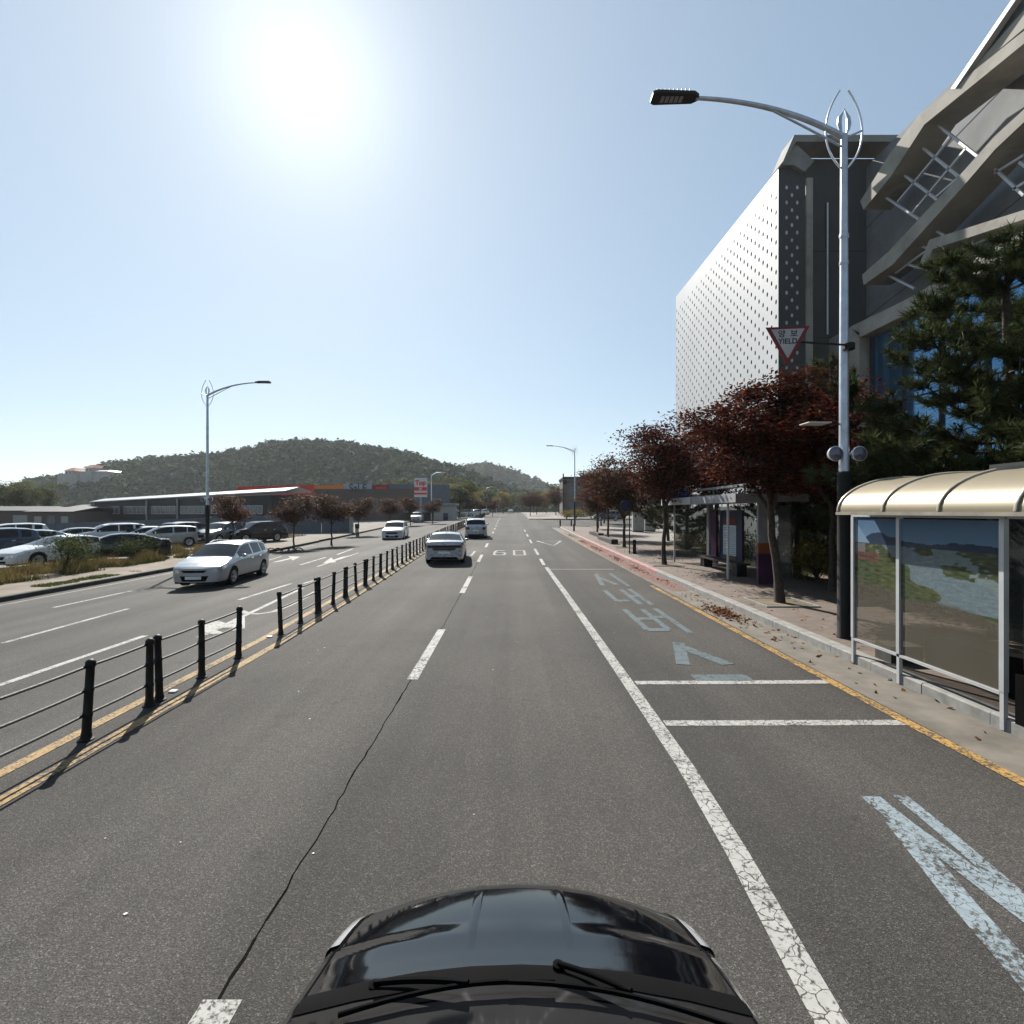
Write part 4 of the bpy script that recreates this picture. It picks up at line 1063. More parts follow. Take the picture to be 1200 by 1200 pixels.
bbox_(20.26,26.2,35.6,56,0,27.05,'recessed_wall','concrete_dark')
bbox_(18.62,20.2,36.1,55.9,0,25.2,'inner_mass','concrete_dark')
for x_, z0, z1 in ((21.85,14.8,23.9), (25.2,14.4,23.2)):
    MB().tube([(x_-18, 35.45-34, z0), (x_-18, 35.45-34, z1)], .07, 8).build('downpipe', M['silver_pipe'], Bd, smooth=60)
for z_ in (14.6, 20.6): bbox_(20.27,26.1,35.575,35.598,z_,z_+.05,'joint','skin_dark')
# faceted facade towards the road
FX = 22.0
def F(px, py, X=FX):
    y = X*600/(px-600); return (X, y, CAMZ+(600-py)/600*y)
def fpoly(pix, X, depth, nm, m, dy=0): return poly3([F(px, py, X) for px, py in pix], (depth, dy, 0), nm, m)
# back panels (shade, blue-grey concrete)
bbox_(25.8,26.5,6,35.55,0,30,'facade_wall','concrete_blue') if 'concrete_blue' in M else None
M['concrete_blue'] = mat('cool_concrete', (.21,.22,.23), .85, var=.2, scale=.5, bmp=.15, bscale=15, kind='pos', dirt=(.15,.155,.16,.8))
bbox_(24.6,25.4,4,35.55,10,26.5,'facade_wall','concrete_blue')
for z_ in (14.2, 17.8, 21.0, 24.0): poly3([(24.585,4,z_+3.2),(24.585,35.5,z_-1.8),(24.585,35.5,z_-1.84),(24.585,4,z_+3.16)], (.012,0,0), 'joint', 'skin_dark')
# beams: fascia at FX, soffit running back to the wall
def beam(pix, nm='diagonal_beam', X=FX, depth=1.7, m='concrete_light'): return fpoly(pix, X, depth, nm, m)
beam([(1077,134),(1200,36),(1330,-70),(2066,-700),(2066,-660),(1330,-54),(1200,51),(1083,146),(1045,205),(1012,246),(1008,236),(1040,184)])
beam([(1010,322),(1042,294),(1125,205),(1165,160),(1200,128),(1330,10),(2066,-560),(2066,-515),(1330,28),(1200,143),(1166,175),(1128,219),(1046,310),(1012,334)])
beam([(1089,281),(1200,246),(1330,195),(2066,-110),(2066,-80),(1330,207),(1200,257),(1093,292),(1084,314),(1077,311)])
beam([(996,383),(1064,350),(1144,302),(1200,271),(1330,200),(2066,-190),(2066,-130),(1330,224),(1200,290),(1146,321),(1066,366),(1008,395)])
# upper rising roof with pale edge
poly3([F(1112,106),F(1185,0),F(1290,-155),F(1420,-340),F(1420,-250),F(1290,-95),F(1200,10),F(1118,108)], (6,0,0), 'upper_roof', 'steel_dark') if 'steel_dark' in M else None
M['steel_dark'] = mat('ribbed_dark_steel', (.12,.12,.12), .5, metal=.3)
fpoly([(1114,104),(1185,0),(1290,-155),(1292,-150),(1188,3),(1119,104)], FX-.1, .3, 'roof_edge', 'white_steel')
fpoly([(1119,104),(1188,3),(1292,-150),(1340,-160),(1340,-80),(1200,26),(1124,96)], FX+.25, 2.6, 'upper_fascia', 'steel_dark')
fpoly([(1124,98),(1200,12),(1340,-140),(1340,-100),(1200,33)], FX+.15, .08, 'upper_panel', 'concrete_light')
# white steel lattice between the beams
def lat(a, b, w=.11, X=22.8): 
    p, q = Vector(F(*a, X))-BO, Vector(F(*b, X))-BO; MB().bar(p, q, w, w).build('lattice_bar', M['white_steel'], Bd)
for a, b in (((1096,144),(1147,184)), ((1079,171),(1126,209)), ((1057,203),(1100,235)), ((1038,231),(1077,257)),
             ((1044,224),(1099,146)), ((1052,237),(1116,160)), ((1069,250),(1133,173)), ((1097,231),(1133,200))): lat(a, b)
for a, b in (((1165,197),(1200,229)), ((1166,203),(1200,182)), ((1188,222),(1215,205)),((1195,190),(1230,215))): lat(a, b)
for a, b in (((1093,268),(1107,276)),((1078,288),(1118,300)),((1064,310),(1096,318)),((1050,320),(1084,295)),((1040,322),(1072,338))): lat(a, b)
for a, b in (((1128,286),(1170,318)),((1160,276),(1205,305)),((1110,300),(1200,262))): lat(a, b, X=23.0)
# window bay below
fpoly([(996,384),(1007,390),(1007,620),(996,620)], FX, 2.4, 'window_jamb', 'concrete_light')
fpoly([(958,405),(996,384),(996,640),(958,640)], 22.05, 1.2, 'side_wall', 'concrete_light')
zt = lambda y: F(1008,395)[2]-.2
yend = F(1008, 395)[1]-.3; 
for k in range(9):
    y1 = yend-k*2.6; y0 = y1-2.5
    for (z0, z1) in ((.9,4.4),(4.5,8.9),(9.0,13.6)):
        w_ = MB().box(22.6-18,22.66-18,y0-34,y1-34,z0,min(z1,13.4-.02*k)).build('window', M['glass_blue'], Bd)
    MB().box(22.45-18,22.7-18,y1-34+.005,y1-34+.095,.5,13.5).build('mullion', M['dark_grey'], Bd)
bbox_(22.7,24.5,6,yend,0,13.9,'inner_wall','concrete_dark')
bbox_(22.2,22.6,6,yend,0.15,.85,'window_plinth','concrete')

# ------------------------------------------------------------------ foliage generators
def quads_mesh(name, centers, normals, sizes, m, parent=None, aspect=1.0, rng=None, kind=None, tri=False):
    n = len(centers); c = np.array(centers); nr = np.array(normals); nr /= np.linalg.norm(nr, axis=1, keepdims=True)+1e-9
    rnd = rng.normal(size=(n, 3)); u = np.cross(nr, rnd); u /= np.linalg.norm(u, axis=1, keepdims=True)+1e-9; w = np.cross(nr, u)
    s_ = np.array(sizes)[:, None]
    if tri:
        V = np.stack([c-u*s_*.5, c+u*s_*.5, c+w*s_*aspect], 1).reshape(-1, 3); k = 3
    else:
        V = np.stack([c-u*s_*.5, c+w*s_*.35*aspect+u*s_*.05, c+u*s_*.6, c-w*s_*.35*aspect], 1).reshape(-1, 3); k = 4
    me = bpy.data.meshes.new(name); me.vertices.add(n*k); me.vertices.foreach_set('co', V.astype(np.float32).ravel())
    me.loops.add(n*k); me.loops.foreach_set('vertex_index', np.arange(n*k, dtype=np.int32))
    me.polygons.add(n); me.polygons.foreach_set('loop_start', np.arange(0, n*k, k, dtype=np.int32)); me.update(calc_edges=True)
    me.materials.append(m); o = bpy.data.objects.new(name, me); COL.objects.link(o)
    if parent: o.parent = parent
    if kind: o['kind'] = kind
    return o
def gen_tree(seed, H, Rc, zb, tr, nleaf, leaf, lm, bark='bark', lean=(0,0), limbs=7, sub=6, spread=.34, group=None, label='tree', name='maple_tree', flat=.5, tw=.5):
    rs = random.Random(seed); rng = np.random.default_rng(seed)
    t = thing(name, label, 'tree', (0,0,0), 0, group); mb = MB()
    fork = zb*.95
    fx, fy = lean
    trunk = [Vector((fx*(i/5)**1.3+.04*rs.uniform(-1,1)*(i > 0), fy*(i/5)**1.3+.04*rs.uniform(-1,1)*(i > 0), fork*i/5)) for i in range(6)]
    mb.tube([Vector((0,0,-.05))]+trunk, [tr*1.5, tr*1.25]+[tr*(1-.07*i) for i in range(1, 6)], 9)
    base = trunk[-1]; cl = []
    for i in range(limbs):
        a = 2*math.pi*(i+rs.uniform(-.3,.3))/limbs*1.0+seed; rr = Rc*rs.uniform(.45,.85)*(0.35 if i % 4 == 0 else 1); zz = zb+(H-zb)*rs.uniform(.35,.92)
        if i % 4 == 0: zz = zb+(H-zb)*rs.uniform(.8,.95)
        end = Vector((base.x+rr*math.cos(a), base.y+rr*math.sin(a), zz))
        st = trunk[rs.choice([4,5,5])]; mid = st.lerp(end, .5)+Vector((rs.uniform(-.2,.2)*Rc*.5, rs.uniform(-.2,.2)*Rc*.5, -.06*(H-zb)*rs.random()))
        path = curve_pts(st, mid, end, 6); mb.tube(path, [tr*.55*(1-.8*k/6) for k in range(7)], 6)
        for j in range(sub):
            k = rs.randint(2, 6); s0 = path[k]; a2 = rs.uniform(0, 6.28); l_ = Rc*rs.uniform(.22,.5)
            e = s0+Vector((l_*math.cos(a2), l_*math.sin(a2), l_*rs.uniform(-.25,.6)))
            ex = Vector((e.x-base.x, e.y-base.y, 0)).length
            if ex > Rc: e = Vector((base.x+(e.x-base.x)*Rc/ex, base.y+(e.y-base.y)*Rc/ex, e.z))
            e.z = min(H, max(zb*.97, e.z)); mb.tube([s0, s0.lerp(e, .5)+Vector((0,0,.05)), e], [tr*.16, tr*.1, tr*.04], 4)
            cl.append((e, rs.uniform(.7,1.3))); cl.append((s0.lerp(e, .55), rs.uniform(.5,1)))
        cl.append((end, 1))
    mb.build('trunk', M[bark], t, smooth=60)
    cs, ns, sz = [], [], []; tot = sum(w for _, w in cl)
    for c, w in cl:
        k = int(nleaf*w/tot); sg = Rc*spread*.45*math.sqrt(w)
        P_ = rng.normal(size=(k, 3))*np.array([sg, sg, sg*flat])+np.array(c); cs.append(P_)
        nn = rng.normal(size=(k, 3))*tw+np.array([0,0,1]); ns.append(nn); sz.append(leaf*rng.uniform(.6,1.35,size=k))
    quads_mesh('crown', np.concatenate(cs), np.concatenate(ns), np.concatenate(sz), lm, t, rng=rng)
    return t
def gen_pine(seed, H, Rc, zb, tr, label, name='pine_tree', dens=1.0, nl=.16, nper=26, whorl=.55, group='pine trees beside the concrete building'):
    rs = random.Random(seed); rng = np.random.default_rng(seed); t = thing(name, label, 'tree', (0,0,0), 0, group); mb = MB()
    lean = (rs.uniform(-.3,.3), rs.uniform(-.3,.3))
    ax = lambda z: Vector((lean[0]*(z/H)**1.5+.06*math.sin(z*1.3+seed), lean[1]*(z/H)**1.5, z))
    mb.tube([ax(H*i/10)-(Vector((0,0,.05)) if i == 0 else Vector((0,0,0))) for i in range(11)], [tr*(1-.85*i/10)+.01 for i in range(11)], 9)
    tips = []; z = zb
    while z < H-.15:
        u = (z-zb)/(H-zb); rr = Rc*(1-u)**.62*(.7+.3*math.sin(min(1, u*4+.3)*1.57)); nb = rs.randint(4, 6)
        for b in range(nb):
            a = rs.uniform(0, 6.28); L_ = max(.35, rr*rs.uniform(.65,1.12)); s0 = ax(z+rs.uniform(-.12,.12)); up = rs.uniform(.05,.35)+.45*u
            path = [s0+Vector((math.cos(a)*L_*k/4, math.sin(a)*L_*k/4, L_*up*(k/4)**1.6-.08*L_*math.sin(k/4*3.14))) for k in range(5)]
            mb.tube(path, [tr*.28*(1-.75*k/4)*(1-.5*u)+.006 for k in range(5)], 5)
            for k in range(1, 5):
                for q_ in range(int((1+L_*1.15)*dens)+ (1 if k == 4 else 0)):
                    a2 = a+rs.uniform(-1.2,1.2); ll = L_*rs.uniform(.12,.30); e = path[k]+Vector((math.cos(a2)*ll, math.sin(a2)*ll, ll*rs.uniform(.1,.7)))
                    mb.tube([path[k], e], [.010, .006], 4, cap=False); d = (e-path[k]).normalized()
                    tips.append((e, (d+Vector((0,0,.5))).normalized())); 
                    if ll > .3: tips.append((path[k].lerp(e, .5), (d+Vector((0,0,.5))).normalized()))
        z += whorl*rs.uniform(.8,1.2)
    tips.append((ax(H), Vector((0,0,1)))); mb.build('trunk', M['bark'], t, smooth=60)
    n = len(tips); T = np.array([p for p, _ in tips]).repeat(nper, 0); D = np.array([d for _, d in tips]).repeat(nper, 0); k = len(T)
    dirs = D*.75+rng.normal(size=(k, 3))*.55; dirs /= np.linalg.norm(dirs, axis=1, keepdims=True); ln = nl*rng.uniform(.7,1.2,size=(k,1))
    back = D*rng.uniform(-.14,.02,size=(k,1)); T = T+back
    sd = np.cross(dirs, rng.normal(size=(k, 3))); sd /= np.linalg.norm(sd, axis=1, keepdims=True); w = nl*.055
    V = np.stack([T-sd*w, T+sd*w, T+dirs*ln], 1).reshape(-1, 3)
    me = bpy.data.meshes.new('needles'); me.vertices.add(3*k); me.vertices.foreach_set('co', V.astype(np.float32).ravel()); me.loops.add(3*k)
    me.loops.foreach_set('vertex_index', np.arange(3*k, dtype=np.int32)); me.polygons.add(k); me.polygons.foreach_set('loop_start', np.arange(0, 3*k, 3, dtype=np.int32)); me.update(calc_edges=True)
    me.materials.append(M['pine']); o = bpy.data.objects.new('crown', me); COL.objects.link(o); o.parent = t
    return t
def place(t, loc, rz=0, s=1, label=None, group=None):
    t.location = loc; t.rotation_euler = (0,0,rz); t.scale = (s,s,s) if not isinstance(s, tuple) else s
    if label: t['label'] = label
    if group: t['group'] = group
    return t
GZ = lambda y: rise(y)+.15
GM = 'maples along the right pavement'
m1 = gen_tree(5, 5.95, 2.1, 3.0, .115, 26000, .095, M['maple'], lean=(-.28,.1), limbs=11, sub=8, spread=.30, flat=.36, tw=.35, label='nearest red maple with leaning trunk on the pavement beyond the near bus shelter', group=GM)
place(m1, (6.85, 13.1, GZ(13)))
m2 = gen_tree(9, 6.0, 2.3, 3.0, .10, 17000, .11, M['maple'], limbs=9, sub=8, spread=.34, label='red maple standing just beyond the far bus shelter', group=GM)
place(m2, (6.55, 22.0, GZ(22)), .7)
m3 = gen_tree(14, 5.5, 2.3, 2.3, .10, 11000, .14, M['maple_brown'], limbs=8, sub=7, spread=.36, label='x', group=GM)
labs = [('third red maple from the near end of the row on the right pavement', 6.9, 31.5, 1.0, m3), ('fourth maple of the right-hand row, beside the low dark planter', 7.5, 40, .93, None), ('fifth maple of the right-hand row, nearest the side road corner', 7.9, 47.5, .9, None)]
for i, (lb, x, y, s, src) in enumerate(labs):
    t = src or copy_tree(m2 if i == 1 else m3); place(t, (x, y, GZ(y)), i*2.1, s, lb, GM)
extra = [(9.6, 57, .85, 'maple set back from the pavement near the side road corner'), (11.5, 66, .95, 'dark maple at the back of the side road mouth'), (2.6+1.6, 118, .95, 'small dark tree on the far side of the junction at the road edge'), (13.5, 75, 1.1, 'leafy tree beyond the side road behind the far lamp post'),
   (6.5, 135, 1.0, 'distant tree on the right of the road beyond the junction'), (11, 128, 1.2, 'taller distant tree right of the road beyond the junction')]
for i, (x, y, s, lb) in enumerate(extra): place(copy_tree(m3), (x, y, rise(y)+.1), i*1.7, s, lb, 'trees beyond the right pavement')
m4 = gen_tree(21, 6.0, 2.3, 2.5, .11, 13000, .12, M['maple'], limbs=8, sub=7, spread=.36, label='red maple behind the far bus shelter', group='trees beyond the right pavement')
place(m4, (10.3, 18.5, GZ(18)), 1, 1.08)
place(copy_tree(m4), (9.4, 15.0, GZ(15)), 2.3, 1.02, 'red maple between the near lamp post and the far bus shelter, behind the pavement')
place(copy_tree(m4), (10.6, 26.5, GZ(26)), 4.3, 1.2, 'dark red maple behind the second maple of the row')

pn1 = gen_pine(3, 8.3, 3.4, 1.0, .17, 'big dark pine rising behind the near bus shelter', dens=2.9, nl=.22, nper=30, whorl=.42)
place(pn1, (10.6, 10.8, GZ(11)), 0)
pn2 = gen_pine(8, 8.0, 2.3, 1.2, .13, 'pine between the lamp post and the building corner', dens=1.9, nl=.22, nper=24, whorl=.42)
place(pn2, (11.9, 18.6, GZ(18)), 1)
for i, (x, y, s, lb) in enumerate([(14.6, 12.2, .86, 'pine just behind the big one, by the blue windows'), (9.9, 7.9, .78, 'lower pine over the near bus shelter roof, at the right edge'), (11.8, 22.5, .74, 'pine in the shade behind the far bus shelter'), (10.4, 30.5, .86, 'pine showing above the second red maple'), (11.4, 37.5, .84, 'pine left of the perforated wing, over the third maple'),
      (15.5, 18, .62, 'pine in front of the window bay behind the lamp post'), (14.8, 24, .8, 'pine against the corner column of the building'), (10.7, 14.9, .6, 'small pine below the lamp post sign')]):
    place(copy_tree(pn1 if i in (0, 1) else pn2), (x, y, GZ(y)), i*1.3+.4, s, lb)

# shrubs under the trees
def gen_shrub(seed, w, h, n, leaf, lm, label, name='shrub', group=None, cat='shrub'):
    rng = np.random.default_rng(seed); rs = random.Random(seed); t = thing(name, label, cat, (0,0,0), 0, group); mb = MB(); cs = []
    for i in range(14):
        a = rs.uniform(0, 6.28); r = w*rs.uniform(.1,.9)*.5; e = Vector((r*math.cos(a), r*math.sin(a), h*rs.uniform(.45,.9)))
        mb.tube([(0,0,-.03), (e.x*.4, e.y*.4, e.z*.5), e], [.02, .012, .005], 4); cs.append(e)
    mb.build('stems', M['bark'], t)
    c = np.concatenate([rng.normal(size=(n//14, 3))*np.array([w*.17,w*.17,h*.17])+np.array(e) for e in cs]); c[:,2] = np.abs(c[:,2])+.02
    quads_mesh('leaves', c, rng.normal(size=c.shape)+np.array([0,0,.5]), leaf*rng.uniform(.6,1.3,size=len(c)), lm, t, rng=rng); return t
sh1 = gen_shrub(2, 1.9, 1.1, 1800, .085, M['green_leaf'], 'x'); sh2 = gen_shrub(4, 1.8, 1.0, 1600, .085, M['yellow_leaf'], 'x')
sp = [(10.6,12.2,0,'dark green shrub nearest the near bus shelter, left of its glass'), (11.9,13.0,1,'yellow-green shrub below the big pine'), (10.9,15.6,0,'dark green shrub beside the nearest maple trunk'), (12.2,16.4,1,'yellow-green shrub behind the nearest maple'),
 (10.5,17.6,1,'yellow-green shrub right of the purple shelter panel'), (11.6,19.6,0,'dark green shrub behind the far shelter back glass'), (10.7,22.4,0,'dark green shrub behind the timetable board'), (12.4,22.5,1,'yellow-green shrub seen through the far shelter'),
 (10.6,25.5,1,'yellow-green shrub left of the far shelter'), (11.9,28,0,'dark green shrub in front of the pale cabinets'), (10.8,31,1,'yellow-green shrub near the second maple of the row'), (12.3,33.5,0,'dark green shrub at the end of the planting strip'), (10.5,9.6,0,'dark green shrub hidden behind the near shelter glass'),
 (13.8,19,0,'dark green shrub against the building corner'), (13.6,14.5,0,'dark green shrub under the blue windows')]
used1 = used2 = False
for i, (x, y, k, lb) in enumerate(sp):
    src = sh2 if k else sh1
    fresh = (src is sh1 and not used1) or (src is sh2 and not used2)
    o = src if fresh else copy_tree(src)
    if src is sh1: used1 = True
    else: used2 = True
    place(o, (x, y, GZ(y)-.02), i*1.1, .9+.35*((i*7) % 5)/5, lb, 'shrubs behind the right pavement')
# low planting, hedge, cabinets, bollards on the right
for i, (x, y) in enumerate([(12.3,50),(13.7,51)]):
    c = thing('utility_cabinet', ['pale utility cabinet left of its pair beyond the maples', 'pale utility cabinet right of its pair beyond the maples'][i], 'cabinet', (x, y, GZ(y)), group='utility cabinets')
    MB().box(-.55,.55,-.3,.3,.1,1.9).build('body', M['pale_wall'], c, bevel=.02); MB().box(-.6,.6,-.34,.34,1.902,1.97).build('lid', M['grey'], c); MB().box(-.5,.5,-.25,.25,0,.098).build('plinth', M['dark_kerb'], c)
    for s_ in (-.27, .27): 
        d = MB().box(s_-.25,s_+.25,-.315,-.302,.16,1.84).build('door', M['pale_wall'], c); MB().box(s_-.02,s_+.02,-.33,-.317,.95,1.1).build('handle', M['dark_grey'], d)
bol = None
for i, (px, py, lb) in enumerate([(743.5,649,'black bollard beside the second maple trunk on the pavement'), (672.7,622.5,'black bollard at the side road corner'), (669.5,616.5,'dark red bollard beyond the side road, right of the lamp post'), (656.5,616.5,'small black bollard at the foot of the distant lamp post')]):
    v = P(px, py)
    if bol is None:
        bol = thing('bollard', lb, 'bollard', v, group='bollards by the pavement'); MB().lathe([(.09,0),(.09,.6),(.10,.62),(.10,.68),(.07,.74),(.001,.76)], 12).build('post', M['black'], bol, smooth=40); MB().lathe([(.093,.45),(.093,.55)], 12).build('reflective_band', M['taillight'], bol); o = bol
    else: o = copy_tree(bol); o.location = v; o['label'] = lb
v = P(737.7, 648.5); c = thing('stop_post', 'thin dark post with a round sign plate among the maples', 'sign', v)
MB().tube([(0,0,0),(0,0,2.7)], .03, 8).build('post', M['black'], c); MB().lathe([(.001,-.015),(.30,-.015),(.30,.015),(.001,.015)], 20, 'y', (-.2,0,2.55)).build('sign_plate', M['navy'], c)
for (x, y0, y1) in ((6.6, 34, 39.5), (7.0, 41.5, 46.5)):
    tag(MB().box(x, x+.45, y0, y1, .13+rise(y0), .42+rise(y1)).build('low_planter', M['dark_kerb'], bevel=.03), 'low dark bench-like planter between the maple trunks, ' + ('the nearer one' if y0 < 36 else 'the farther one'), 'planter', 'low planters')
# brown flat building beyond the junction
c = thing('brown_building', 'flat-roofed brown building beyond the junction on the right', 'building', (16, 130, rise(130)))
MB().box(-3.2,14,-4,8,0,9.0).build('wall', M['brown_wall'], c); MB().box(-3.4,14.2,-4.3,8.3,9.003,9.5).build('roof', M['dark_wall'], c); MB().box(-3.5,-3.25,-4.2,-3.6,0,10.3).build('parapet_pier', M['dark_wall'], c)
for i in range(4):
    for j in range(2): MB().box(-2+i*3.6,-.2+i*3.6,-4.04,-4.003,1.6+j*3.6,3.2+j*3.6).build('window', M['pane'], c)
# planting and parked cars glimpsed across the side road
for i, (x, y, s) in enumerate([(9.8,92,1.4),(12,96,1.6),(15,97,1.5),(18,99,1.8),(22,100,1.6),(26,98,1.9)]):
    place(copy_tree(sh2 if i < 2 else sh1), (x, y, rise(y)+.1), i, s, ['yellow-green bush beside the distant lamp post', 'second yellow-green bush right of the distant lamp post', 'dark bush across the side road behind the fifth maple', 'large dark bush across the side road', 'dark bush left of the brown building corner', 'rightmost dark bush across the side road'][i], 'bushes across the side road')
for i, (x, y, k, pc, lb) in enumerate([(16.5, 88, 'suv', 'darkgrey', 'dark parked SUV across the side road behind the maples'), (13.0, 104, 'sedan', 'white', 'pale car parked across the side road')]):
    make_car(k, 'parked_car', lb, 'car', (x, y, rise(y)+.02), R(80), PAINT[pc], 'cars across the side road')

# fallen leaves: a heap by the kerb and a scatter in the gutter
rng = np.random.default_rng(5)
def leaf_patch(name, n, cx, cy, sx, sy, size, h=.03, label=None):
    x = rng.normal(size=n)*sx+cx; y_ = rng.normal(size=n)*sy+cy; x = np.minimum(x, 5.57); z = np.array([rise(b) for b in y_])+.012+np.abs(rng.normal(size=n))*h*np.exp(-((x-cx)/sx)**2-((y_-cy)/sy)**2)
    c = np.stack([x, y_, z], 1); o = quads_mesh(name, c, rng.normal(size=c.shape)*.5+np.array([0,0,1]), size*rng.uniform(.6,1.4,size=n), M['fallen'], None, rng=rng, kind='stuff')
    if label: o['label'] = label
    return o
leaf_patch('fallen_leaves', 380, 5.15, 12.4, .16, .45, .075, .09, 'heap of brown fallen leaves in the gutter')
for cy_, n_, sx_, sy_ in ((18,60,.12,.6),(21.5,120,.12,.9),(26,140,.14,1.0),(32,180,.15,1.4),(38,160,.15,1.5),(46,160,.15,2),(8.6,8,.25,.3),(9.8,14,.22,.4),(7,10,.25,.9),(10.8,30,.25,.7),(14.5,40,.18,.9)): leaf_patch('fallen_leaves', n_, 5.3, cy_, sx_, sy_, .07, .03)
n = 900; x = rng.uniform(5.9, 9.7, n); y_ = rng.uniform(8.6, 40, n); c = np.stack([x, y_, np.array([rise(b) for b in y_])+.16], 1)
quads_mesh('fallen_leaves', c, rng.normal(size=c.shape)*.3+np.array([0,0,1]), .06*rng.uniform(.6,1.4,size=n), M['fallen'], None, rng=rng, kind='stuff')
# tree pit of the nearest maple
for (x, y) in ((6.85,13.1),(6.55,22.0),(6.9,31.5)):
    c = thing('tree_pit', None, None, (x, y, GZ(y)), kind='structure')
    MB().box(-.6,.6,-.6,.6,-.01,.012).build('soil', M['soil'], c)
    for a in ((-.66,-.6,-.66,.66),(.6,.66,-.66,.66)): MB().box(*a,-.01,.03).build('edging', M['kerb'], c)
    for a in ((-.6,.6,-.66,-.6),(-.6,.6,.6,.66)): MB().box(*a,-.01,.03).build('edging', M['kerb'], c)

# ------------------------------------------------------------------ left side: verge grass, bushes, lot, cars
def grass_patch(name, n, xr, yr, hh, m, zf, w=.012):
    r_ = np.random.default_rng(len(name)+n); x = r_.uniform(*xr, n); y_ = r_.uniform(*yr, n)
    dens = np.array([noise.noise(Vector((a*.7, b*.7, 0))) for a, b in zip(x, y_)]); keep = dens > -.12; x, y_, dens = x[keep], y_[keep], dens[keep]; n = len(x)
    z = np.array([zf(a, b) for a, b in zip(x, y_)]); h = hh*r_.uniform(.4,1.1,n)*(.6+dens*1.2)
    b0 = np.stack([x, y_, z], 1); a = r_.uniform(0, 6.28, n); d = np.stack([np.cos(a), np.sin(a), np.zeros(n)], 1)*w; tip = b0+np.stack([r_.normal(size=n)*.25*h, r_.normal(size=n)*.25*h, h], 1)
    V = np.stack([b0-d, b0+d, tip], 1).reshape(-1, 3); me = bpy.data.meshes.new(name); me.vertices.add(3*n); me.vertices.foreach_set('co', V.astype(np.float32).ravel()); me.loops.add(3*n)
    me.loops.foreach_set('vertex_index', np.arange(3*n, dtype=np.int32)); me.polygons.add(n); me.polygons.foreach_set('loop_start', np.arange(0, 3*n, 3, dtype=np.int32)); me.update(calc_edges=True)
    me.materials.append(m); o = bpy.data.objects.new(name, me); COL.objects.link(o); o['kind'] = 'stuff'; return o
lf = lambda x, y: rise(y)-.2
grass_patch('dry_grass', 44000, (-20.9,-18.4), (-6,34), .62, M['dry_grass'], lf)
grass_patch('green_grass', 14000, (-20.9,-18.2), (8,33), .42, M['weed'], lf)
grass_patch('kerbside_grass', 2600, (-17.0,-16.25), (18,22.5), .12, M['weed'], lf)
grass_patch('right_bed_grass', 14000, (9.85,13.5), (8,34), .30, M['weed'], lambda x, y: GZ(y))
grass_patch('wall_grass', 6000, (-33,-20), (46,50), .35, M['dry_grass'], lf, .02)
wsh = gen_shrub(6, 1.5, 1.35, 1500, .075, M['weed'], 'dark weedy bush')
bl = [(-19.6,16.6,1.0,'large dark bush at the left edge of the verge'), (-19.3,18.2,.75,'small bush beside the dark one at the left edge'), (-19.4,22.2,1.05,'dark bush in front of the white sedan in the car park'), (-19.6,23.3,.9,'dark bush in front of the black sedan'), (-19.5,26.2,.8,'thin bush among dry grass behind the black sedan bonnet'), (-19.7,27.8,.85,'weedy bush below the black sedan boot'), (-20.0,14.8,1.1,'bush half cut by the left edge')]
for i, (x, y, s, lb) in enumerate(bl): place(wsh if i == 0 else copy_tree(wsh), (x, y, lf(x, y)), i*1.4, s, lb, 'weedy bushes on the left verge')

def lotcar(px, py, kind, pc, head, lb, rails=False, dy=0):
    v = P(px, py); make_car(kind, 'parked_car', lb, 'car', (v.x, v.y+dy, v.z+.01), R(head), PAINT[pc], 'cars in the car park', roof_rails=rails)
lotcar(-20, 655, 'suv', 'navy', 150, 'dark blue SUV at the left edge of the car park')
lotcar(70, 661, 'sedan', 'white', 165, 'white sedan parked nose towards the road at the left')
lotcar(134, 656, 'sedan', 'black', 128, 'black sedan parked behind the dry grass')
lotcar(30, 648, 'sedan', 'bluegrey', 140, 'blue-grey sedan behind the white one at the far left')
lotcar(84, 643, 'sedan', 'darkgrey', 140, 'dark sedan whose roof shows behind the white sedan')
lotcar(128, 641, 'suv', 'white', 140, 'white SUV with roof rails behind the black sedan', True)
lotcar(166, 640, 'sedan', 'white', 145, 'white sedan partly hidden by the pale beige car')
lotcar(192, 641, 'wagon', 'beige', 135, 'pale beige hatchback parked right of the black sedan')
lotcar(226, 636.5, 'suv', 'darkgrey', -20, 'grey SUV parked left of the lamp post')
lotcar(260, 637, 'suv', 'darkgrey', 172, 'dark SUV with bright bonnet behind the lamp post')
lotcar(300, 635, 'suv', 'black', 150, 'black SUV parked right of the lamp post near the wall')
lotcar(8, 641, 'suv', 'white', 140, 'white SUV roof showing at the far left of the car park')
# bicycle-style hoop rack by the kerb
v = P(330, 648); c = thing('bike_rack', 'row of low black hoops on the kerb left of the first small maple', 'bike rack', v, R(8))
for i in range(6):
    pts_ = [(i*.42-1.05+.28*math.cos(a), .05*math.sin(a*3), .30*math.sin(a)+.02) for a in [R(180*k/10) for k in range(11)]]
    MB().tube(pts_, .035, 6).build('hoop', M['black'], c, smooth=60)
MB().bar((-1.4,0,.03),(1.35,0,.03),.05).build('base_rail', M['black'], c)

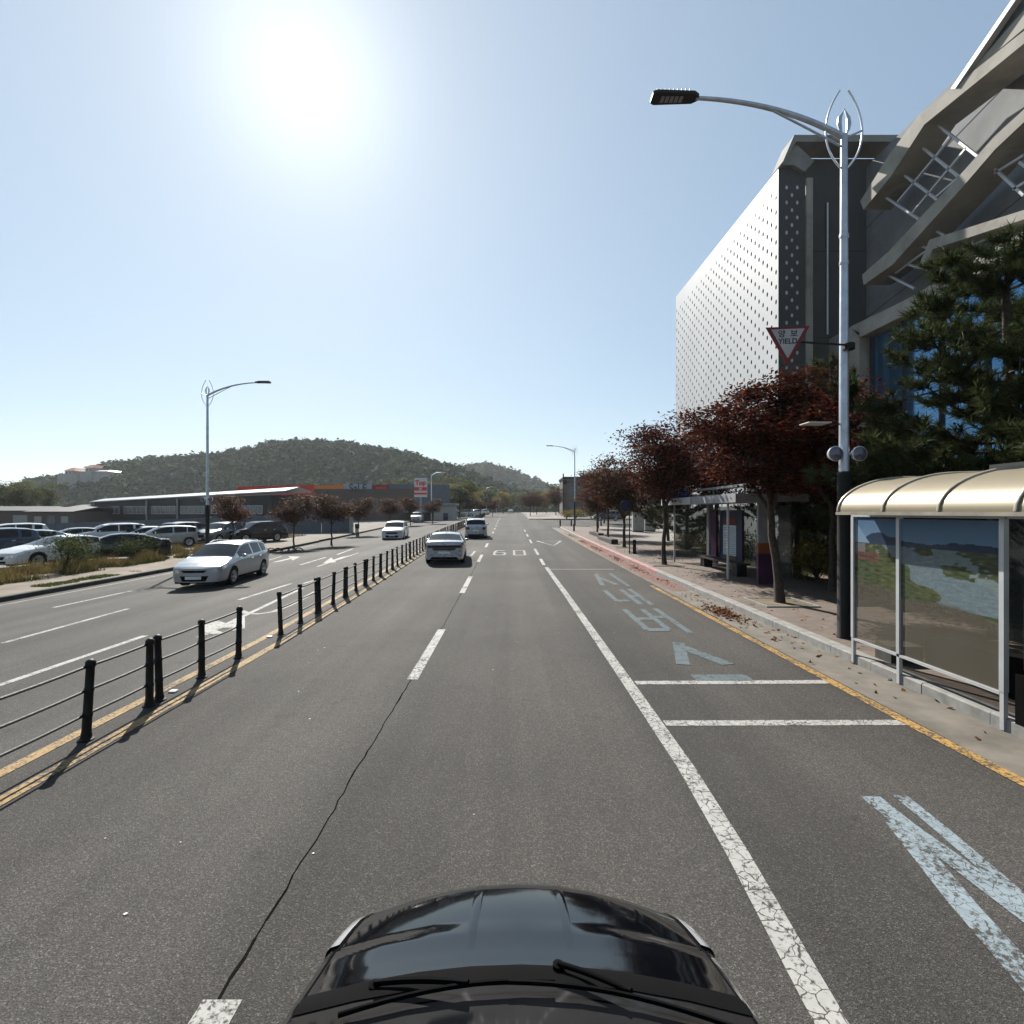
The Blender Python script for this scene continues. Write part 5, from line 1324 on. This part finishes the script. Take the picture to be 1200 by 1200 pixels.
# left street trees
GL = 'small maples along the left pavement'
sm = gen_tree(31, 3.65, 1.4, 1.6, .07, 7500, .11, M['maple_brown'], limbs=8, sub=6, spread=.42, label='x', group=GL, flat=.6)
lt = [(344.5,643,1.0,'small red-brown maple right of the bike rack'), (388.5,639,1.02,'small maple in front of the grey wall end'), (273,640,.95,'small dark maple just right of the left lamp post'), (420,628,1.0,'small maple behind the second one, before the shop'), (457,620,1.05,'small maple behind the oncoming SUV'), (236+245,616,1.1,'small maple below the tall shop sign'), (507,614,1.0,'small maple before the pale gatehouse'), (549,607,1.0,'small tree left of the far road, first after the shop'), (563,606.5,.95,'small tree left of the far road, second after the shop'), (577,605.5,.95,'small tree left of the far road, nearest the green bridge')]
for i, (px, py, s, lb) in enumerate(lt):
    v = P(px, py); place(sm if i == 0 else copy_tree(sm), v, i*1.9, s, lb, GL)

# boundary wall (sloping top) in cast panels
c = thing('boundary_wall', 'long grey boundary wall behind the car park', 'wall', (0,0,0))
A, B_ = Vector((-46, 45.5, 0)), Vector((-17.6, 55.5, 0)); A = A+(A-B_)*.9
N = 20
for i in range(N):
    p, q = A.lerp(B_, i/N), A.lerp(B_, (i+1)/N)
    def top(pt): 
        px_ = 600+600*pt.x/pt.y; return CAMZ+(600-(615.5-(615.5-600.5)*max(-.3, px_/412)))/600*pt.y
    d = (q-p).normalized()*.01; nrm = Vector((-(q-p).y, (q-p).x, 0)).normalized()*.22
    pts_ = [Vector((p.x, p.y, rise(p.y)-.4))+d, Vector((q.x, q.y, rise(q.y)-.4))-d, Vector((q.x, q.y, top(q)))-d, Vector((p.x, p.y, top(p)))+d]
    MB().prism(pts_, nrm).build('wall_panel', M['grey_wall'], c)
MB().box(-17.58,-17.30,55.3,55.9,rise(55)-.3,2.5).build('end_pier', M['pale_wall'], c)

# long dark shed with pale roof
c = thing('long_shed', 'long dark single-storey shed with pale sloping roof and white-framed windows', 'building', (0,0,0))
def quadwall(A, B, za0, za1, zb0, zb1, th, nm, m, parent=None):
    n_ = Vector((-(B[1]-A[1]), B[0]-A[0], 0)).normalized()*th
    return MB().prism([(A[0],A[1],za0),(B[0],B[1],zb0),(B[0],B[1],zb1),(A[0],A[1],za1)], n_).build(nm, M[m], parent or c)
SA, SB = at(107,600,84), at(318,600,64); 
quadwall(SA, SB, -.3, at(107,589,84).z, -.3, at(318,580,64).z, 3.5, 'wall', 'dark_wall')
ra, rb = at(105,588,83.6), at(334,575,62.5)
mb = MB(); dn = Vector((-(rb.y-ra.y), rb.x-ra.x, 0)).normalized()
mb.prism([ra-Vector((0,0,.12)), rb-Vector((0,0,.12)), rb+dn*2+Vector((0,0,.4)), ra+dn*2+Vector((0,0,.4))], (0,0,.14)); mb.build('roof', M['steel_roof'], c)
mb = MB(); mb.prism([ra+dn*2+Vector((0,0,.4)), rb+dn*2+Vector((0,0,.4)), rb+dn*4-Vector((0,0,.1)), ra+dn*4-Vector((0,0,.1))], (0,0,.14)); mb.build('roof', M['steel_roof'], c)
dd = (SB-SA).normalized(); nn_ = Vector((dd.y, -dd.x, 0))
for px0, px1 in ((113,140),(146,171),(178,206),(212,240),(248,276),(284,308)):
    f0, f1 = [(px-107)/(318-107) for px in (px0, px1)]
    # position along wall by perspective
    def along(px): 
        k = (px-600)/600; t_ = (k*SA.y-SA.x)/((SB.x-SA.x)-k*(SB.y-SA.y)); return SA+(SB-SA)*t_
    a, b = along(px0), along(px1); z1, z0 = CAMZ+(600-594)/600*a.y, CAMZ+(600-602)/600*a.y
    z1 += .15*(px0-107)/200; o_ = nn_*.06
    fr = MB(); a2, b2 = a+o_, b+o_
    for (p, q) in (((a2.x,a2.y,z0),(b2.x,b2.y,z0)),((a2.x,a2.y,z1),(b2.x,b2.y,z1)),((a2.x,a2.y,z0),(a2.x,a2.y,z1)),((b2.x,b2.y,z0),(b2.x,b2.y,z1))): fr.bar(p, q, .07)
    for k in range(1, 5): p = a2.lerp(b2, k/5); fr.bar((p.x,p.y,z0),(p.x,p.y,z1), .06)
    w_ = fr.build('window_frame', M['sign_white'], c)
    MB().prism([(a.x+nn_.x*.03,a.y+nn_.y*.03,z0),(b.x+nn_.x*.03,b.y+nn_.y*.03,z0),(b.x+nn_.x*.03,b.y+nn_.y*.03,z1),(a.x+nn_.x*.03,a.y+nn_.y*.03,z1)], tuple(nn_*.01)).build('pane', M['pane'], w_)
for px in (111, 173, 209, 244, 281): 
    k = (px-600)/600; t_ = (k*SA.y-SA.x)/((SB.x-SA.x)-k*(SB.y-SA.y)); p = SA+(SB-SA)*t_+nn_*.12; MB().box(p.x-.1,p.x+.1,p.y-.1,p.y+.1,-.2,p.z-.0+(CAMZ+(600-(589-9*t_))/600*p.y-p.z)).build('column', M['grey'], c)
# lower old buildings at the far left
for i, (px0, px1, y_, top_, roof_, lb) in enumerate([(-60, 30, 78, 596, 'dark_wall', 'low dark building at the far left behind the car park'), (34, 72, 74, 597, 'brown_wall', 'low brown outbuilding with dark roof left of the long shed'), (74, 108, 80, 594, 'dark_wall', 'small dark outbuilding touching the long shed')]):
    a, b = at(px0, 600, y_), at(px1, 600, y_-2); c = thing('outbuilding', lb, 'building', (a.x, a.y, 0), group='old buildings left of the shed')
    zt_ = at(0, top_, y_).z; w_ = b.x-a.x
    MB().box(0,w_,0,8,-.3,zt_-.3).build('wall', M['brown_wall' if i != 2 else 'dark_wall'], c)
    MB().prism([(-.4,-.6,zt_-.45),(-.4,4,zt_+.25),(-.4,8.6,zt_-.45),(-.4,8.6,zt_-.3),(-.4,4,zt_+.4),(-.4,-.6,zt_-.3)], (w_+.8,0,0)).build('roof', M['dark_grey'], c)
    for k in range(3): 
        x0 = w_*(.12+.3*k); MB().box(x0,x0+w_*.16,-.03,-.003,.2,zt_-1.0).build('window', M['pane' if k % 2 else 'pale_wall'], c)

# shop with red and orange fascia
c = thing('shop', 'long low shop with red, orange and grey fascia lettered SaLE', 'shop', (0,0,0))
def seg(px0, px1, y0, y1, pt, pb, nm, m, th=.5, off=0): 
    a, b = at(px0,600,y0-off), at(px1,600,y1-off); return quadwall(a, b, at(px0,pb,y0).z, at(px0,pt,y0).z, at(px1,pb,y1).z, at(px1,pt,y1).z, th, nm, m, c)
YA, YB = 88, 104
yy_ = lambda px: 84+(px-330)*.10
def S(px0, px1, pt0, pt1, pb, nm, m, th=.4, off=0):
    a, b = at(px0,600,yy_(px0)-off), at(px1,600,yy_(px1)-off)
    return quadwall(a, b, at(px0,pb,a.y).z, at(px0,pt0,a.y).z, at(px1,pb,b.y).z, at(px1,pt1,b.y).z, th, nm, m, c)
S(330,527,573,573,622,'wall','brown_wall',12,-.6); S(456,527,567,568,600,'upper_wall','grey_wall',10,0)
S(278,368,570.5,568,580,'fascia','red'); S(368.2,403,569,568,579,'fascia','orange'); S(403.2,436,567,567,577.5,'fascia','grey_sign')  if 'grey_sign' in M else None
M['grey_sign'] = mat('grey_sign_board', (.30,.32,.35), .5, var=.05); S(403.2,436,567,567,577.5,'fascia','grey_sign'); S(436.2,456,568,568,578,'fascia','sign_red')
a = at(419.5,572.3,yy_(403)-1.2); t2 = text_mesh('lettering', 'SaLE', 1.9, M['sign_black'], c, a, (R(90),0,R(6)), .85, .05, .03)
S(440,453,570,570,576,'shop_logo','red',.1,.3)
for i in range(9):
    px0 = 345+i*19; S(px0, px0+13, 590, 590, 611, 'shopfront', 'dark_wall' if i % 3 else 'pane', .1, -.4)
# canopy and gatehouse at the right end
S(480,538,597,598,600.5,'forecourt_canopy','grey',6,4)
c2 = thing('gatehouse', 'small pale gatehouse with dark door at the end of the shop forecourt', 'building', at(522,607,96))
MB().box(-2.2,1.6,0,5,-1.4,3.0-.6).build('wall', M['pale_wall'], c2); MB().box(-2.8,2.0,-.5,5.5,2.403,2.75).build('roof', M['grey'], c2); MB().box(-.4,.5,-.04,-.003,-1.3,.9).build('door', M['navy'], c2)
# tall shop sign
c = thing('pylon_sign', 'tall white and red shop sign on a post in front of the shop', 'sign', (at(493,600,92).x, 92, rise(92)-.2))
zc = at(493,571.5,92).z-rise(92)+.2
MB().box(-1.15,1.15,-.15,.15,zc-1.7,zc+1.75).build('sign_box', M['white'], c); MB().box(-.15,.15,-.1,.1,0,zc-1.703).build('post', M['grey'], c)
MB().box(-1.15,1.15,-.17,-.153,zc-.55,zc+.10).build('red_band', M['red'], c); MB().box(-1.15,1.15,-.17,-.153,zc-1.25,zc-.9).build('red_band', M['red'], c)
text_mesh('lettering', 'Top', 1.15, M['red'], c, (0,-.2,zc+.85), sx=1, ext=.02, bold=.04); text_mesh('lettering', '1K', .6, M['white'], c, (0,-.2,zc-.24), sx=1, ext=.02, bold=.02)
# van at the shop, scooter on the pavement, far cars
v = at(489,606.5,88); make_car('suv', 'parked_van', 'white vehicle parked in the shade in front of the shop', 'car', (v.x, 88, rise(88)-.2), R(185), PAINT['white'], 'vehicles by the shop')
for i, (px, y_, k, pc, lb) in enumerate([(533,118,'sedan','beige','pale car beyond the gatehouse on the left of the road'), (545,128,'suv','white','white SUV left of the far road beyond the gatehouse'), (556,135,'suv','white','second white vehicle left of the far road'), (566,142,'suv','pearl','farthest pale vehicle left of the far road'), (507,106,'sedan','darkgrey','dark car at the shop forecourt exit')]):
    make_car(k, 'distant_car', lb, 'car', ((px-600)/600*y_, y_, rise(y_)-.2), R(95+i*20), PAINT[pc], 'cars left of the far road', details=False)
v = P(418, 628.5); c = thing('scooter', 'small white scooter parked on the left pavement near the wall end', 'scooter', v, R(20))
for yy in (-.55, .55): MB().lathe([(.12,-.04),(.2,-.04),(.22,0),(.2,.04),(.12,.04),(.001,.02)], 14, 'x', (0,yy,.22)).build('wheel', M['tyre'], c)
MB().prism([(-.14,-.6,.35),(-.14,.1,.28),(-.14,.3,.28),(-.14,.55,.7),(-.14,.45,.95),(-.14,.3,.5),(-.14,.05,.45),(-.14,0,.75),(-.14,-.65,.78)], (.28,0,0)).build('body', M['white'], c, bevel=.02)
MB().box(-.13,.13,-.62,.02,.79,.86).build('seat', M['trim'], c, bevel=.02); MB().bar((-.32,.42,1.02),(.32,.42,1.02),.035).build('handlebar', M['black'], c); MB().box(-.2,.2,-.95,-.6,.8,1.25).build('delivery_box', M['dark_grey'], c, bevel=.02)

# low street lamps far away on the left
for px, py, y_, lb in ((505.5,556.5,96,'distant lamp post beside the tall shop sign'), (570,572,190,'very distant lamp post left of the road'), (582,575,240,'farthest lamp post left of the road')):
    z0 = rise(y_)-.2; c = thing('far_street_lamp', lb, 'street lamp', ((px-600)/600*y_, y_, z0), group='distant street lamps'); h = at(px, py, y_).z-z0
    MB().tube([(0,0,0),(0,0,h)], [.12,.07], 6).build('pole', M['galv'], c); MB().tube([(0,0,h-.1),(.9,0,h+.4),(1.9,0,h+.45)], .05, 5).build('arm', M['galv'], c); MB().box(1.8,2.6,-.12,.12,h+.4,h+.5).build('lamp_head', M['white'], c)

# green road bridge far ahead
c = thing('green_bridge', 'pale green road bridge crossing far ahead', 'bridge', (0, 330, 0))
MB().box(-28,22,-4,4,at(0,591.5,330).z,at(0,588,330).z).build('deck', M['bridge_green'], c); MB().box(-28,22,-4.1,-4.003,at(0,588,330).z-.5,at(0,586,330).z).build('railing', M['steel_roof'], c)
for x in (-24,-12,0,12,20): MB().box(x-1,x+1,-2,2,1.0,at(0,591.5,330).z-.003).build('pier', M['concrete'], c)

# ------------------------------------------------------------------ hills with woods
def hill(name, prof, D, depth, m, zbase=0, step=12):
    """prof: (px, py) ridge as seen; built at distance D"""
    xs = np.arange((prof[0][0]-600)/600*D, (prof[-1][0]-600)/600*D, step); mb = MB(); rows = []
    us = [-1,-.8,-.6,-.4,-.2,0,.3,.7,1]; n = len(xs)
    def H(x): px = 600+600*x/D; return CAMZ+(600-interp(prof, px))/600*D
    for u in us:
        for x in xs:
            k = math.cos(u*math.pi/2)**1.0 if u < 0 else math.cos(u*math.pi/2)
            z = zbase+(H(x)-zbase)*k*(1+.05*noise.noise(Vector((x*.02, u*2, 0)))*(u != 0)); mb.v.append((x*((D+u*depth)/D if u < 0 else 1), D+u*depth, z))
    for j in range(len(us)-1):
        for i in range(n-1): mb.f.append((j*n+i, j*n+i+1, (j+1)*n+i+1, (j+1)*n+i))
    mb.build(name, m, kind='structure', smooth=60); return H
def wood(name, H, xr, D, depth, n, r0, r1, m, seed, zbase=0, per=66, ls=.42):
    rng = np.random.default_rng(seed); rs = random.Random(seed); C_, R_ = [], []
    for i in range(n):
        x = rs.uniform(*xr); u = -1+1.06*rs.random()**.8; z = zbase+(H(x)-zbase)*math.cos(u*math.pi/2); r = rs.uniform(r0, r1)
        if z < zbase+1.5 and rs.random() < .5: continue
        C_.append((x*((D+u*depth)/D if u < 0 else 1), D+u*depth, z+r*.2)); R_.append((r, r*rs.uniform(.8,1.7)))
    C_ = np.array(C_).repeat(per, 0); R_ = np.array(R_).repeat(per, 0); k = len(C_)
    d = rng.normal(size=(k, 3)); d /= np.linalg.norm(d, axis=1, keepdims=True); d[:,2] = np.abs(d[:,2])*1.0-.25*(rng.random(k) < .3); lob = 1+.2*np.sin(d[:,0]*5+C_[:,0])*np.cos(d[:,1]*4+C_[:,1])
    rad = lob*rng.uniform(.72,1.05,k)
    P_ = C_+d*np.stack([R_[:,0]*rad, R_[:,0]*rad, R_[:,1]*rad], 1)
    o = quads_mesh(name, P_, d+rng.normal(size=(k,3))*.35, R_[:,0]*ls*rng.uniform(.7,1.6,k), m, rng=rng, kind='stuff', aspect=1.6)
    o['label'] = 'woodland covering the '+('near' if D < 600 else 'far')+' hill'; return o
def wood_mat(name, cols):
    m, n, l, b = new_mat(name); g = n.new('ShaderNodeNewGeometry'); co = coords(n, l)
    v = n.new('ShaderNodeTexVoronoi'); v.inputs['Scale'].default_value = .14; l.new(co, v.inputs['Vector']); sp = n.new('ShaderNodeSeparateColor'); l.new(v.outputs['Color'], sp.inputs[0])
    c = ramp(n, l, sp.outputs[0], [(i/(len(cols)-1), c) for i, c in enumerate(cols)])
    c = mix(n, l, .8, c, ramp(n, l, g.outputs['Random Per Island'], [(0, (.75,.75,.75)), (1, (1.2,1.2,1.2))]), 'MULTIPLY')
    c = mix(n, l, .6, c, ramp(n, l, noise_n(n, l, co, .02, 3), [(.35, (.6,.7,.65)), (.65, (1.15,1.1,1.0))]), 'MULTIPLY')
    l.new(c, b.inputs['Base Color']); b.inputs['Roughness'].default_value = .9; b.inputs['Specular IOR Level'].default_value = .05
    tr = n.new('ShaderNodeBsdfTranslucent'); l.new(c, tr.inputs[0]); ms = n.new('ShaderNodeMixShader'); ms.inputs[0].default_value = .2
    l.new(b.outputs[0], ms.inputs[1]); l.new(tr.outputs[0], ms.inputs[2]); l.new(ms.outputs[0], n['Material Output'].inputs[0]); return m
M['wood'] = wood_mat('hill_wood', [(.011,.034,.013), (.016,.043,.015), (.023,.050,.017), (.036,.050,.018), (.013,.038,.014)])
M['hillside'] = mat('hillside_undergrowth', (.022,.036,.014), .95, var=.4, scale=.03, kind='pos')
pf1 = [(-900,590),(-500,560),(-200,585),(-60,592),(0,583),(40,570),(75,567),(130,551),(200,545),(250,542),(290,535),(320,527),(360,525),(400,528),(440,533),(480,540),(510,550),(540,558),(565,568),(600,581),(640,592),(680,599)]
H1 = hill('near_hill', pf1, 430, 150, M['hillside'])
wood('hillside_wood', H1, (-800, 45), 430, 150, 6500, 1.6, 4.8, M['wood'], 1)
pf2 = [(380,590),(470,565),(520,556),(545,554),(575,552),(600,560),(625,569),(645,576),(665,583),(700,588),(760,585),(900,590),(1200,590)]
H2 = hill('middle_hill', pf2, 800, 200, M['hillside'], step=20); wood('far_hillside_wood', H2, (-260, 300), 800, 200, 2600, 4, 9, M['wood'], 2, per=45, ls=.42)
pf3 = [(300,585),(480,572),(560,566),(590,558),(615,563),(650,572),(670,566),(690,552),(706,547),(722,549),(740,556),(780,572),(900,580),(1400,585)]
hill('far_mountain', pf3, 1600, 300, M['hillside'], step=30)
# roofed houses on the near hill
c = thing('hilltop_house', 'pale hilltop building with two small red-roofed towers', 'building', (at(103,560,335).x, 335, 0)); c.scale = (.85, .85, 1)
zb_ = at(0,562,335).z
MB().box(-18,-4,-6,8,zb_-8,at(0,556,335).z).build('wall', M['pale_wall'], c); MB().box(-2,19,-5,9,zb_-8,at(0,553,335).z).build('wall', M['pale_wall'], c)
MB().prism([(-2.8,-5.8,at(0,553,335).z+.003),(19.8,-5.8,at(0,553,335).z+.003),(17,0,at(0,551,335).z),(1,0,at(0,551,335).z)], (0,12,0)).build('roof', M['steel_roof'], c)
for x0, x1, zt_ in ((-13,-4.5,552.5), (2.5,9,549)):
    z1 = at(0,zt_,335).z; MB().box(x0+1,x1-1,-6.5,2,zb_-1,z1).build('tower', M['pale_wall'], c); MB().prism([(x0,-7,z1+.003),(x1,-7,z1+.003),((x0+x1)/2+1.5,-2.5,z1+2.2),((x0+x1)/2-1.5,-2.5,z1+2.2)], (0,9,0)).build('tower_roof', M['roof_red'], c)
    for k in range(2): MB().box(x0+1.8+k*2.6,x0+3+k*2.6,-6.56,-6.503,z1-2,z1-.6).build('window', M['pane'], c)
# mid-distance trees between the shop and the hill
mg = gen_tree(44, 7.5, 3.0, 2.0, .16, 6500, .26, M['green_leaf'], limbs=8, sub=6, spread=.42, label='x'); my = gen_tree(45, 6.5, 2.8, 1.8, .15, 5200, .26, M['yellow_leaf'], limbs=8, sub=6, spread=.42, label='x')
rs = random.Random(8); first = {0: True, 1: True}
mid = [(10,100,1.0,0,'green tree behind the low buildings at the far left edge'), (26,96,.9,0,'smaller green tree beside the one at the far left edge'), (55,112,1.0,0,'green tree behind the brown outbuilding'),
 (540,130,1.3,0,'green tree just right of the pale gatehouse'), (552,150,1.1,1,'yellowing tree right of the gatehouse'), (538,112,1.0,0,'low green tree touching the gatehouse roof'),
 (590,170,1.1,1,'yellowing tree in front of the green bridge, left of the road'), (573,180,1.2,0,'green tree left of the yellowing one by the green bridge'), (625,185,1.2,0,'green tree right of the far road end'),
 (640,170,1.1,1,'yellowing tree right of the far road, before the lamp post'), (655,160,1.2,0,'green tree behind the distant lamp post'), (598,225,1.2,0,'distant green tree seen under the bridge line'), (558,200,1.4,0,'tall green tree behind the far white cars'),
 (530,170,1.5,1,'large yellowing tree rising behind the gatehouse'), (515,150,1.4,0,'green tree rising behind the right end of the shop'), (490,140,1.2,0,'green tree behind the tall shop sign'), (462,135,1.3,0,'green tree behind the grey upper wall of the shop'),
 (680,148,1.3,0,'green tree in front of the brown flat-roofed building'), (612,240,1.3,0,'farthest green tree where the road ends')]
for i, (px, y_, s, k, lb) in enumerate(mid):
    src = (mg, my)[k]; o = src if first[k] else copy_tree(src); first[k] = False
    place(o, ((px-600)/600*y_, y_, rise(y_)-.2), rs.random()*6, s, lb, 'middle distance trees')

# ------------------------------------------------------------------ our own car below the camera
EG = make_car('hatch', 'black_car', 'glossy black small car seen from above its bonnet, wipers at the bottom of the picture', 'car', (.03, 2.175-1.8, 0), 0, PAINT['black'])
# wipers: blade, arm and pivot each side, lying on the cowl and the foot of the windscreen
EY = 2.175
def wz(x, Y, lift): 
    yy = EY-Y+.12*(1-(x/.78)**2); return (x, Y-(EY-1.8), interp(PROF['hatch']['top'], yy)-.045*(x/.7)**2+lift)
def wpath(a, b, lift, bow=.03, n=10): return [wz(a[0]+(b[0]-a[0])*i/n, a[1]+(b[1]-a[1])*i/n+bow*math.sin(math.pi*i/n), lift) for i in range(n+1)]
for a, b, pv in (((-.52,1.44), (.10,1.55), (-.46,1.60)), ((-.04,1.54), (.58,1.40), (.12,1.66))):
    o = MB().tube(wpath(a, b, .018), .007, 6).build('wiper', M['trim'], EG, smooth=60)
    MB().tube(wpath(pv, ((a[0]+b[0])/2+.05, (a[1]+b[1])/2+.03), .026, .01), .009, 6).build('wiper_arm', M['trim'], o, smooth=60)
    MB().lathe([(.018,-.01),(.018,.012),(.001,.016)], 12, 'z', wz(*pv, .012)).build('wiper_pivot', M['trim'], o, smooth=40)
# haze
hz = MB().box(-1500, 1500, -150, 2050, -2.4, 130).build('haze', None); hz['kind'] = 'stuff'
hm = bpy.data.materials.new('haze'); hm.use_nodes = True; hn = hm.node_tree.nodes; hn.clear(); ho = hn.new('ShaderNodeOutputMaterial'); pv = hn.new('ShaderNodeVolumePrincipled')
pv.inputs['Color'].default_value = (.88,.93,1,1); pv.inputs['Density'].default_value = .00013; pv.inputs['Anisotropy'].default_value = .3
hm.node_tree.links.new(pv.outputs[0], ho.inputs['Volume']); hz.data.materials.append(hm)
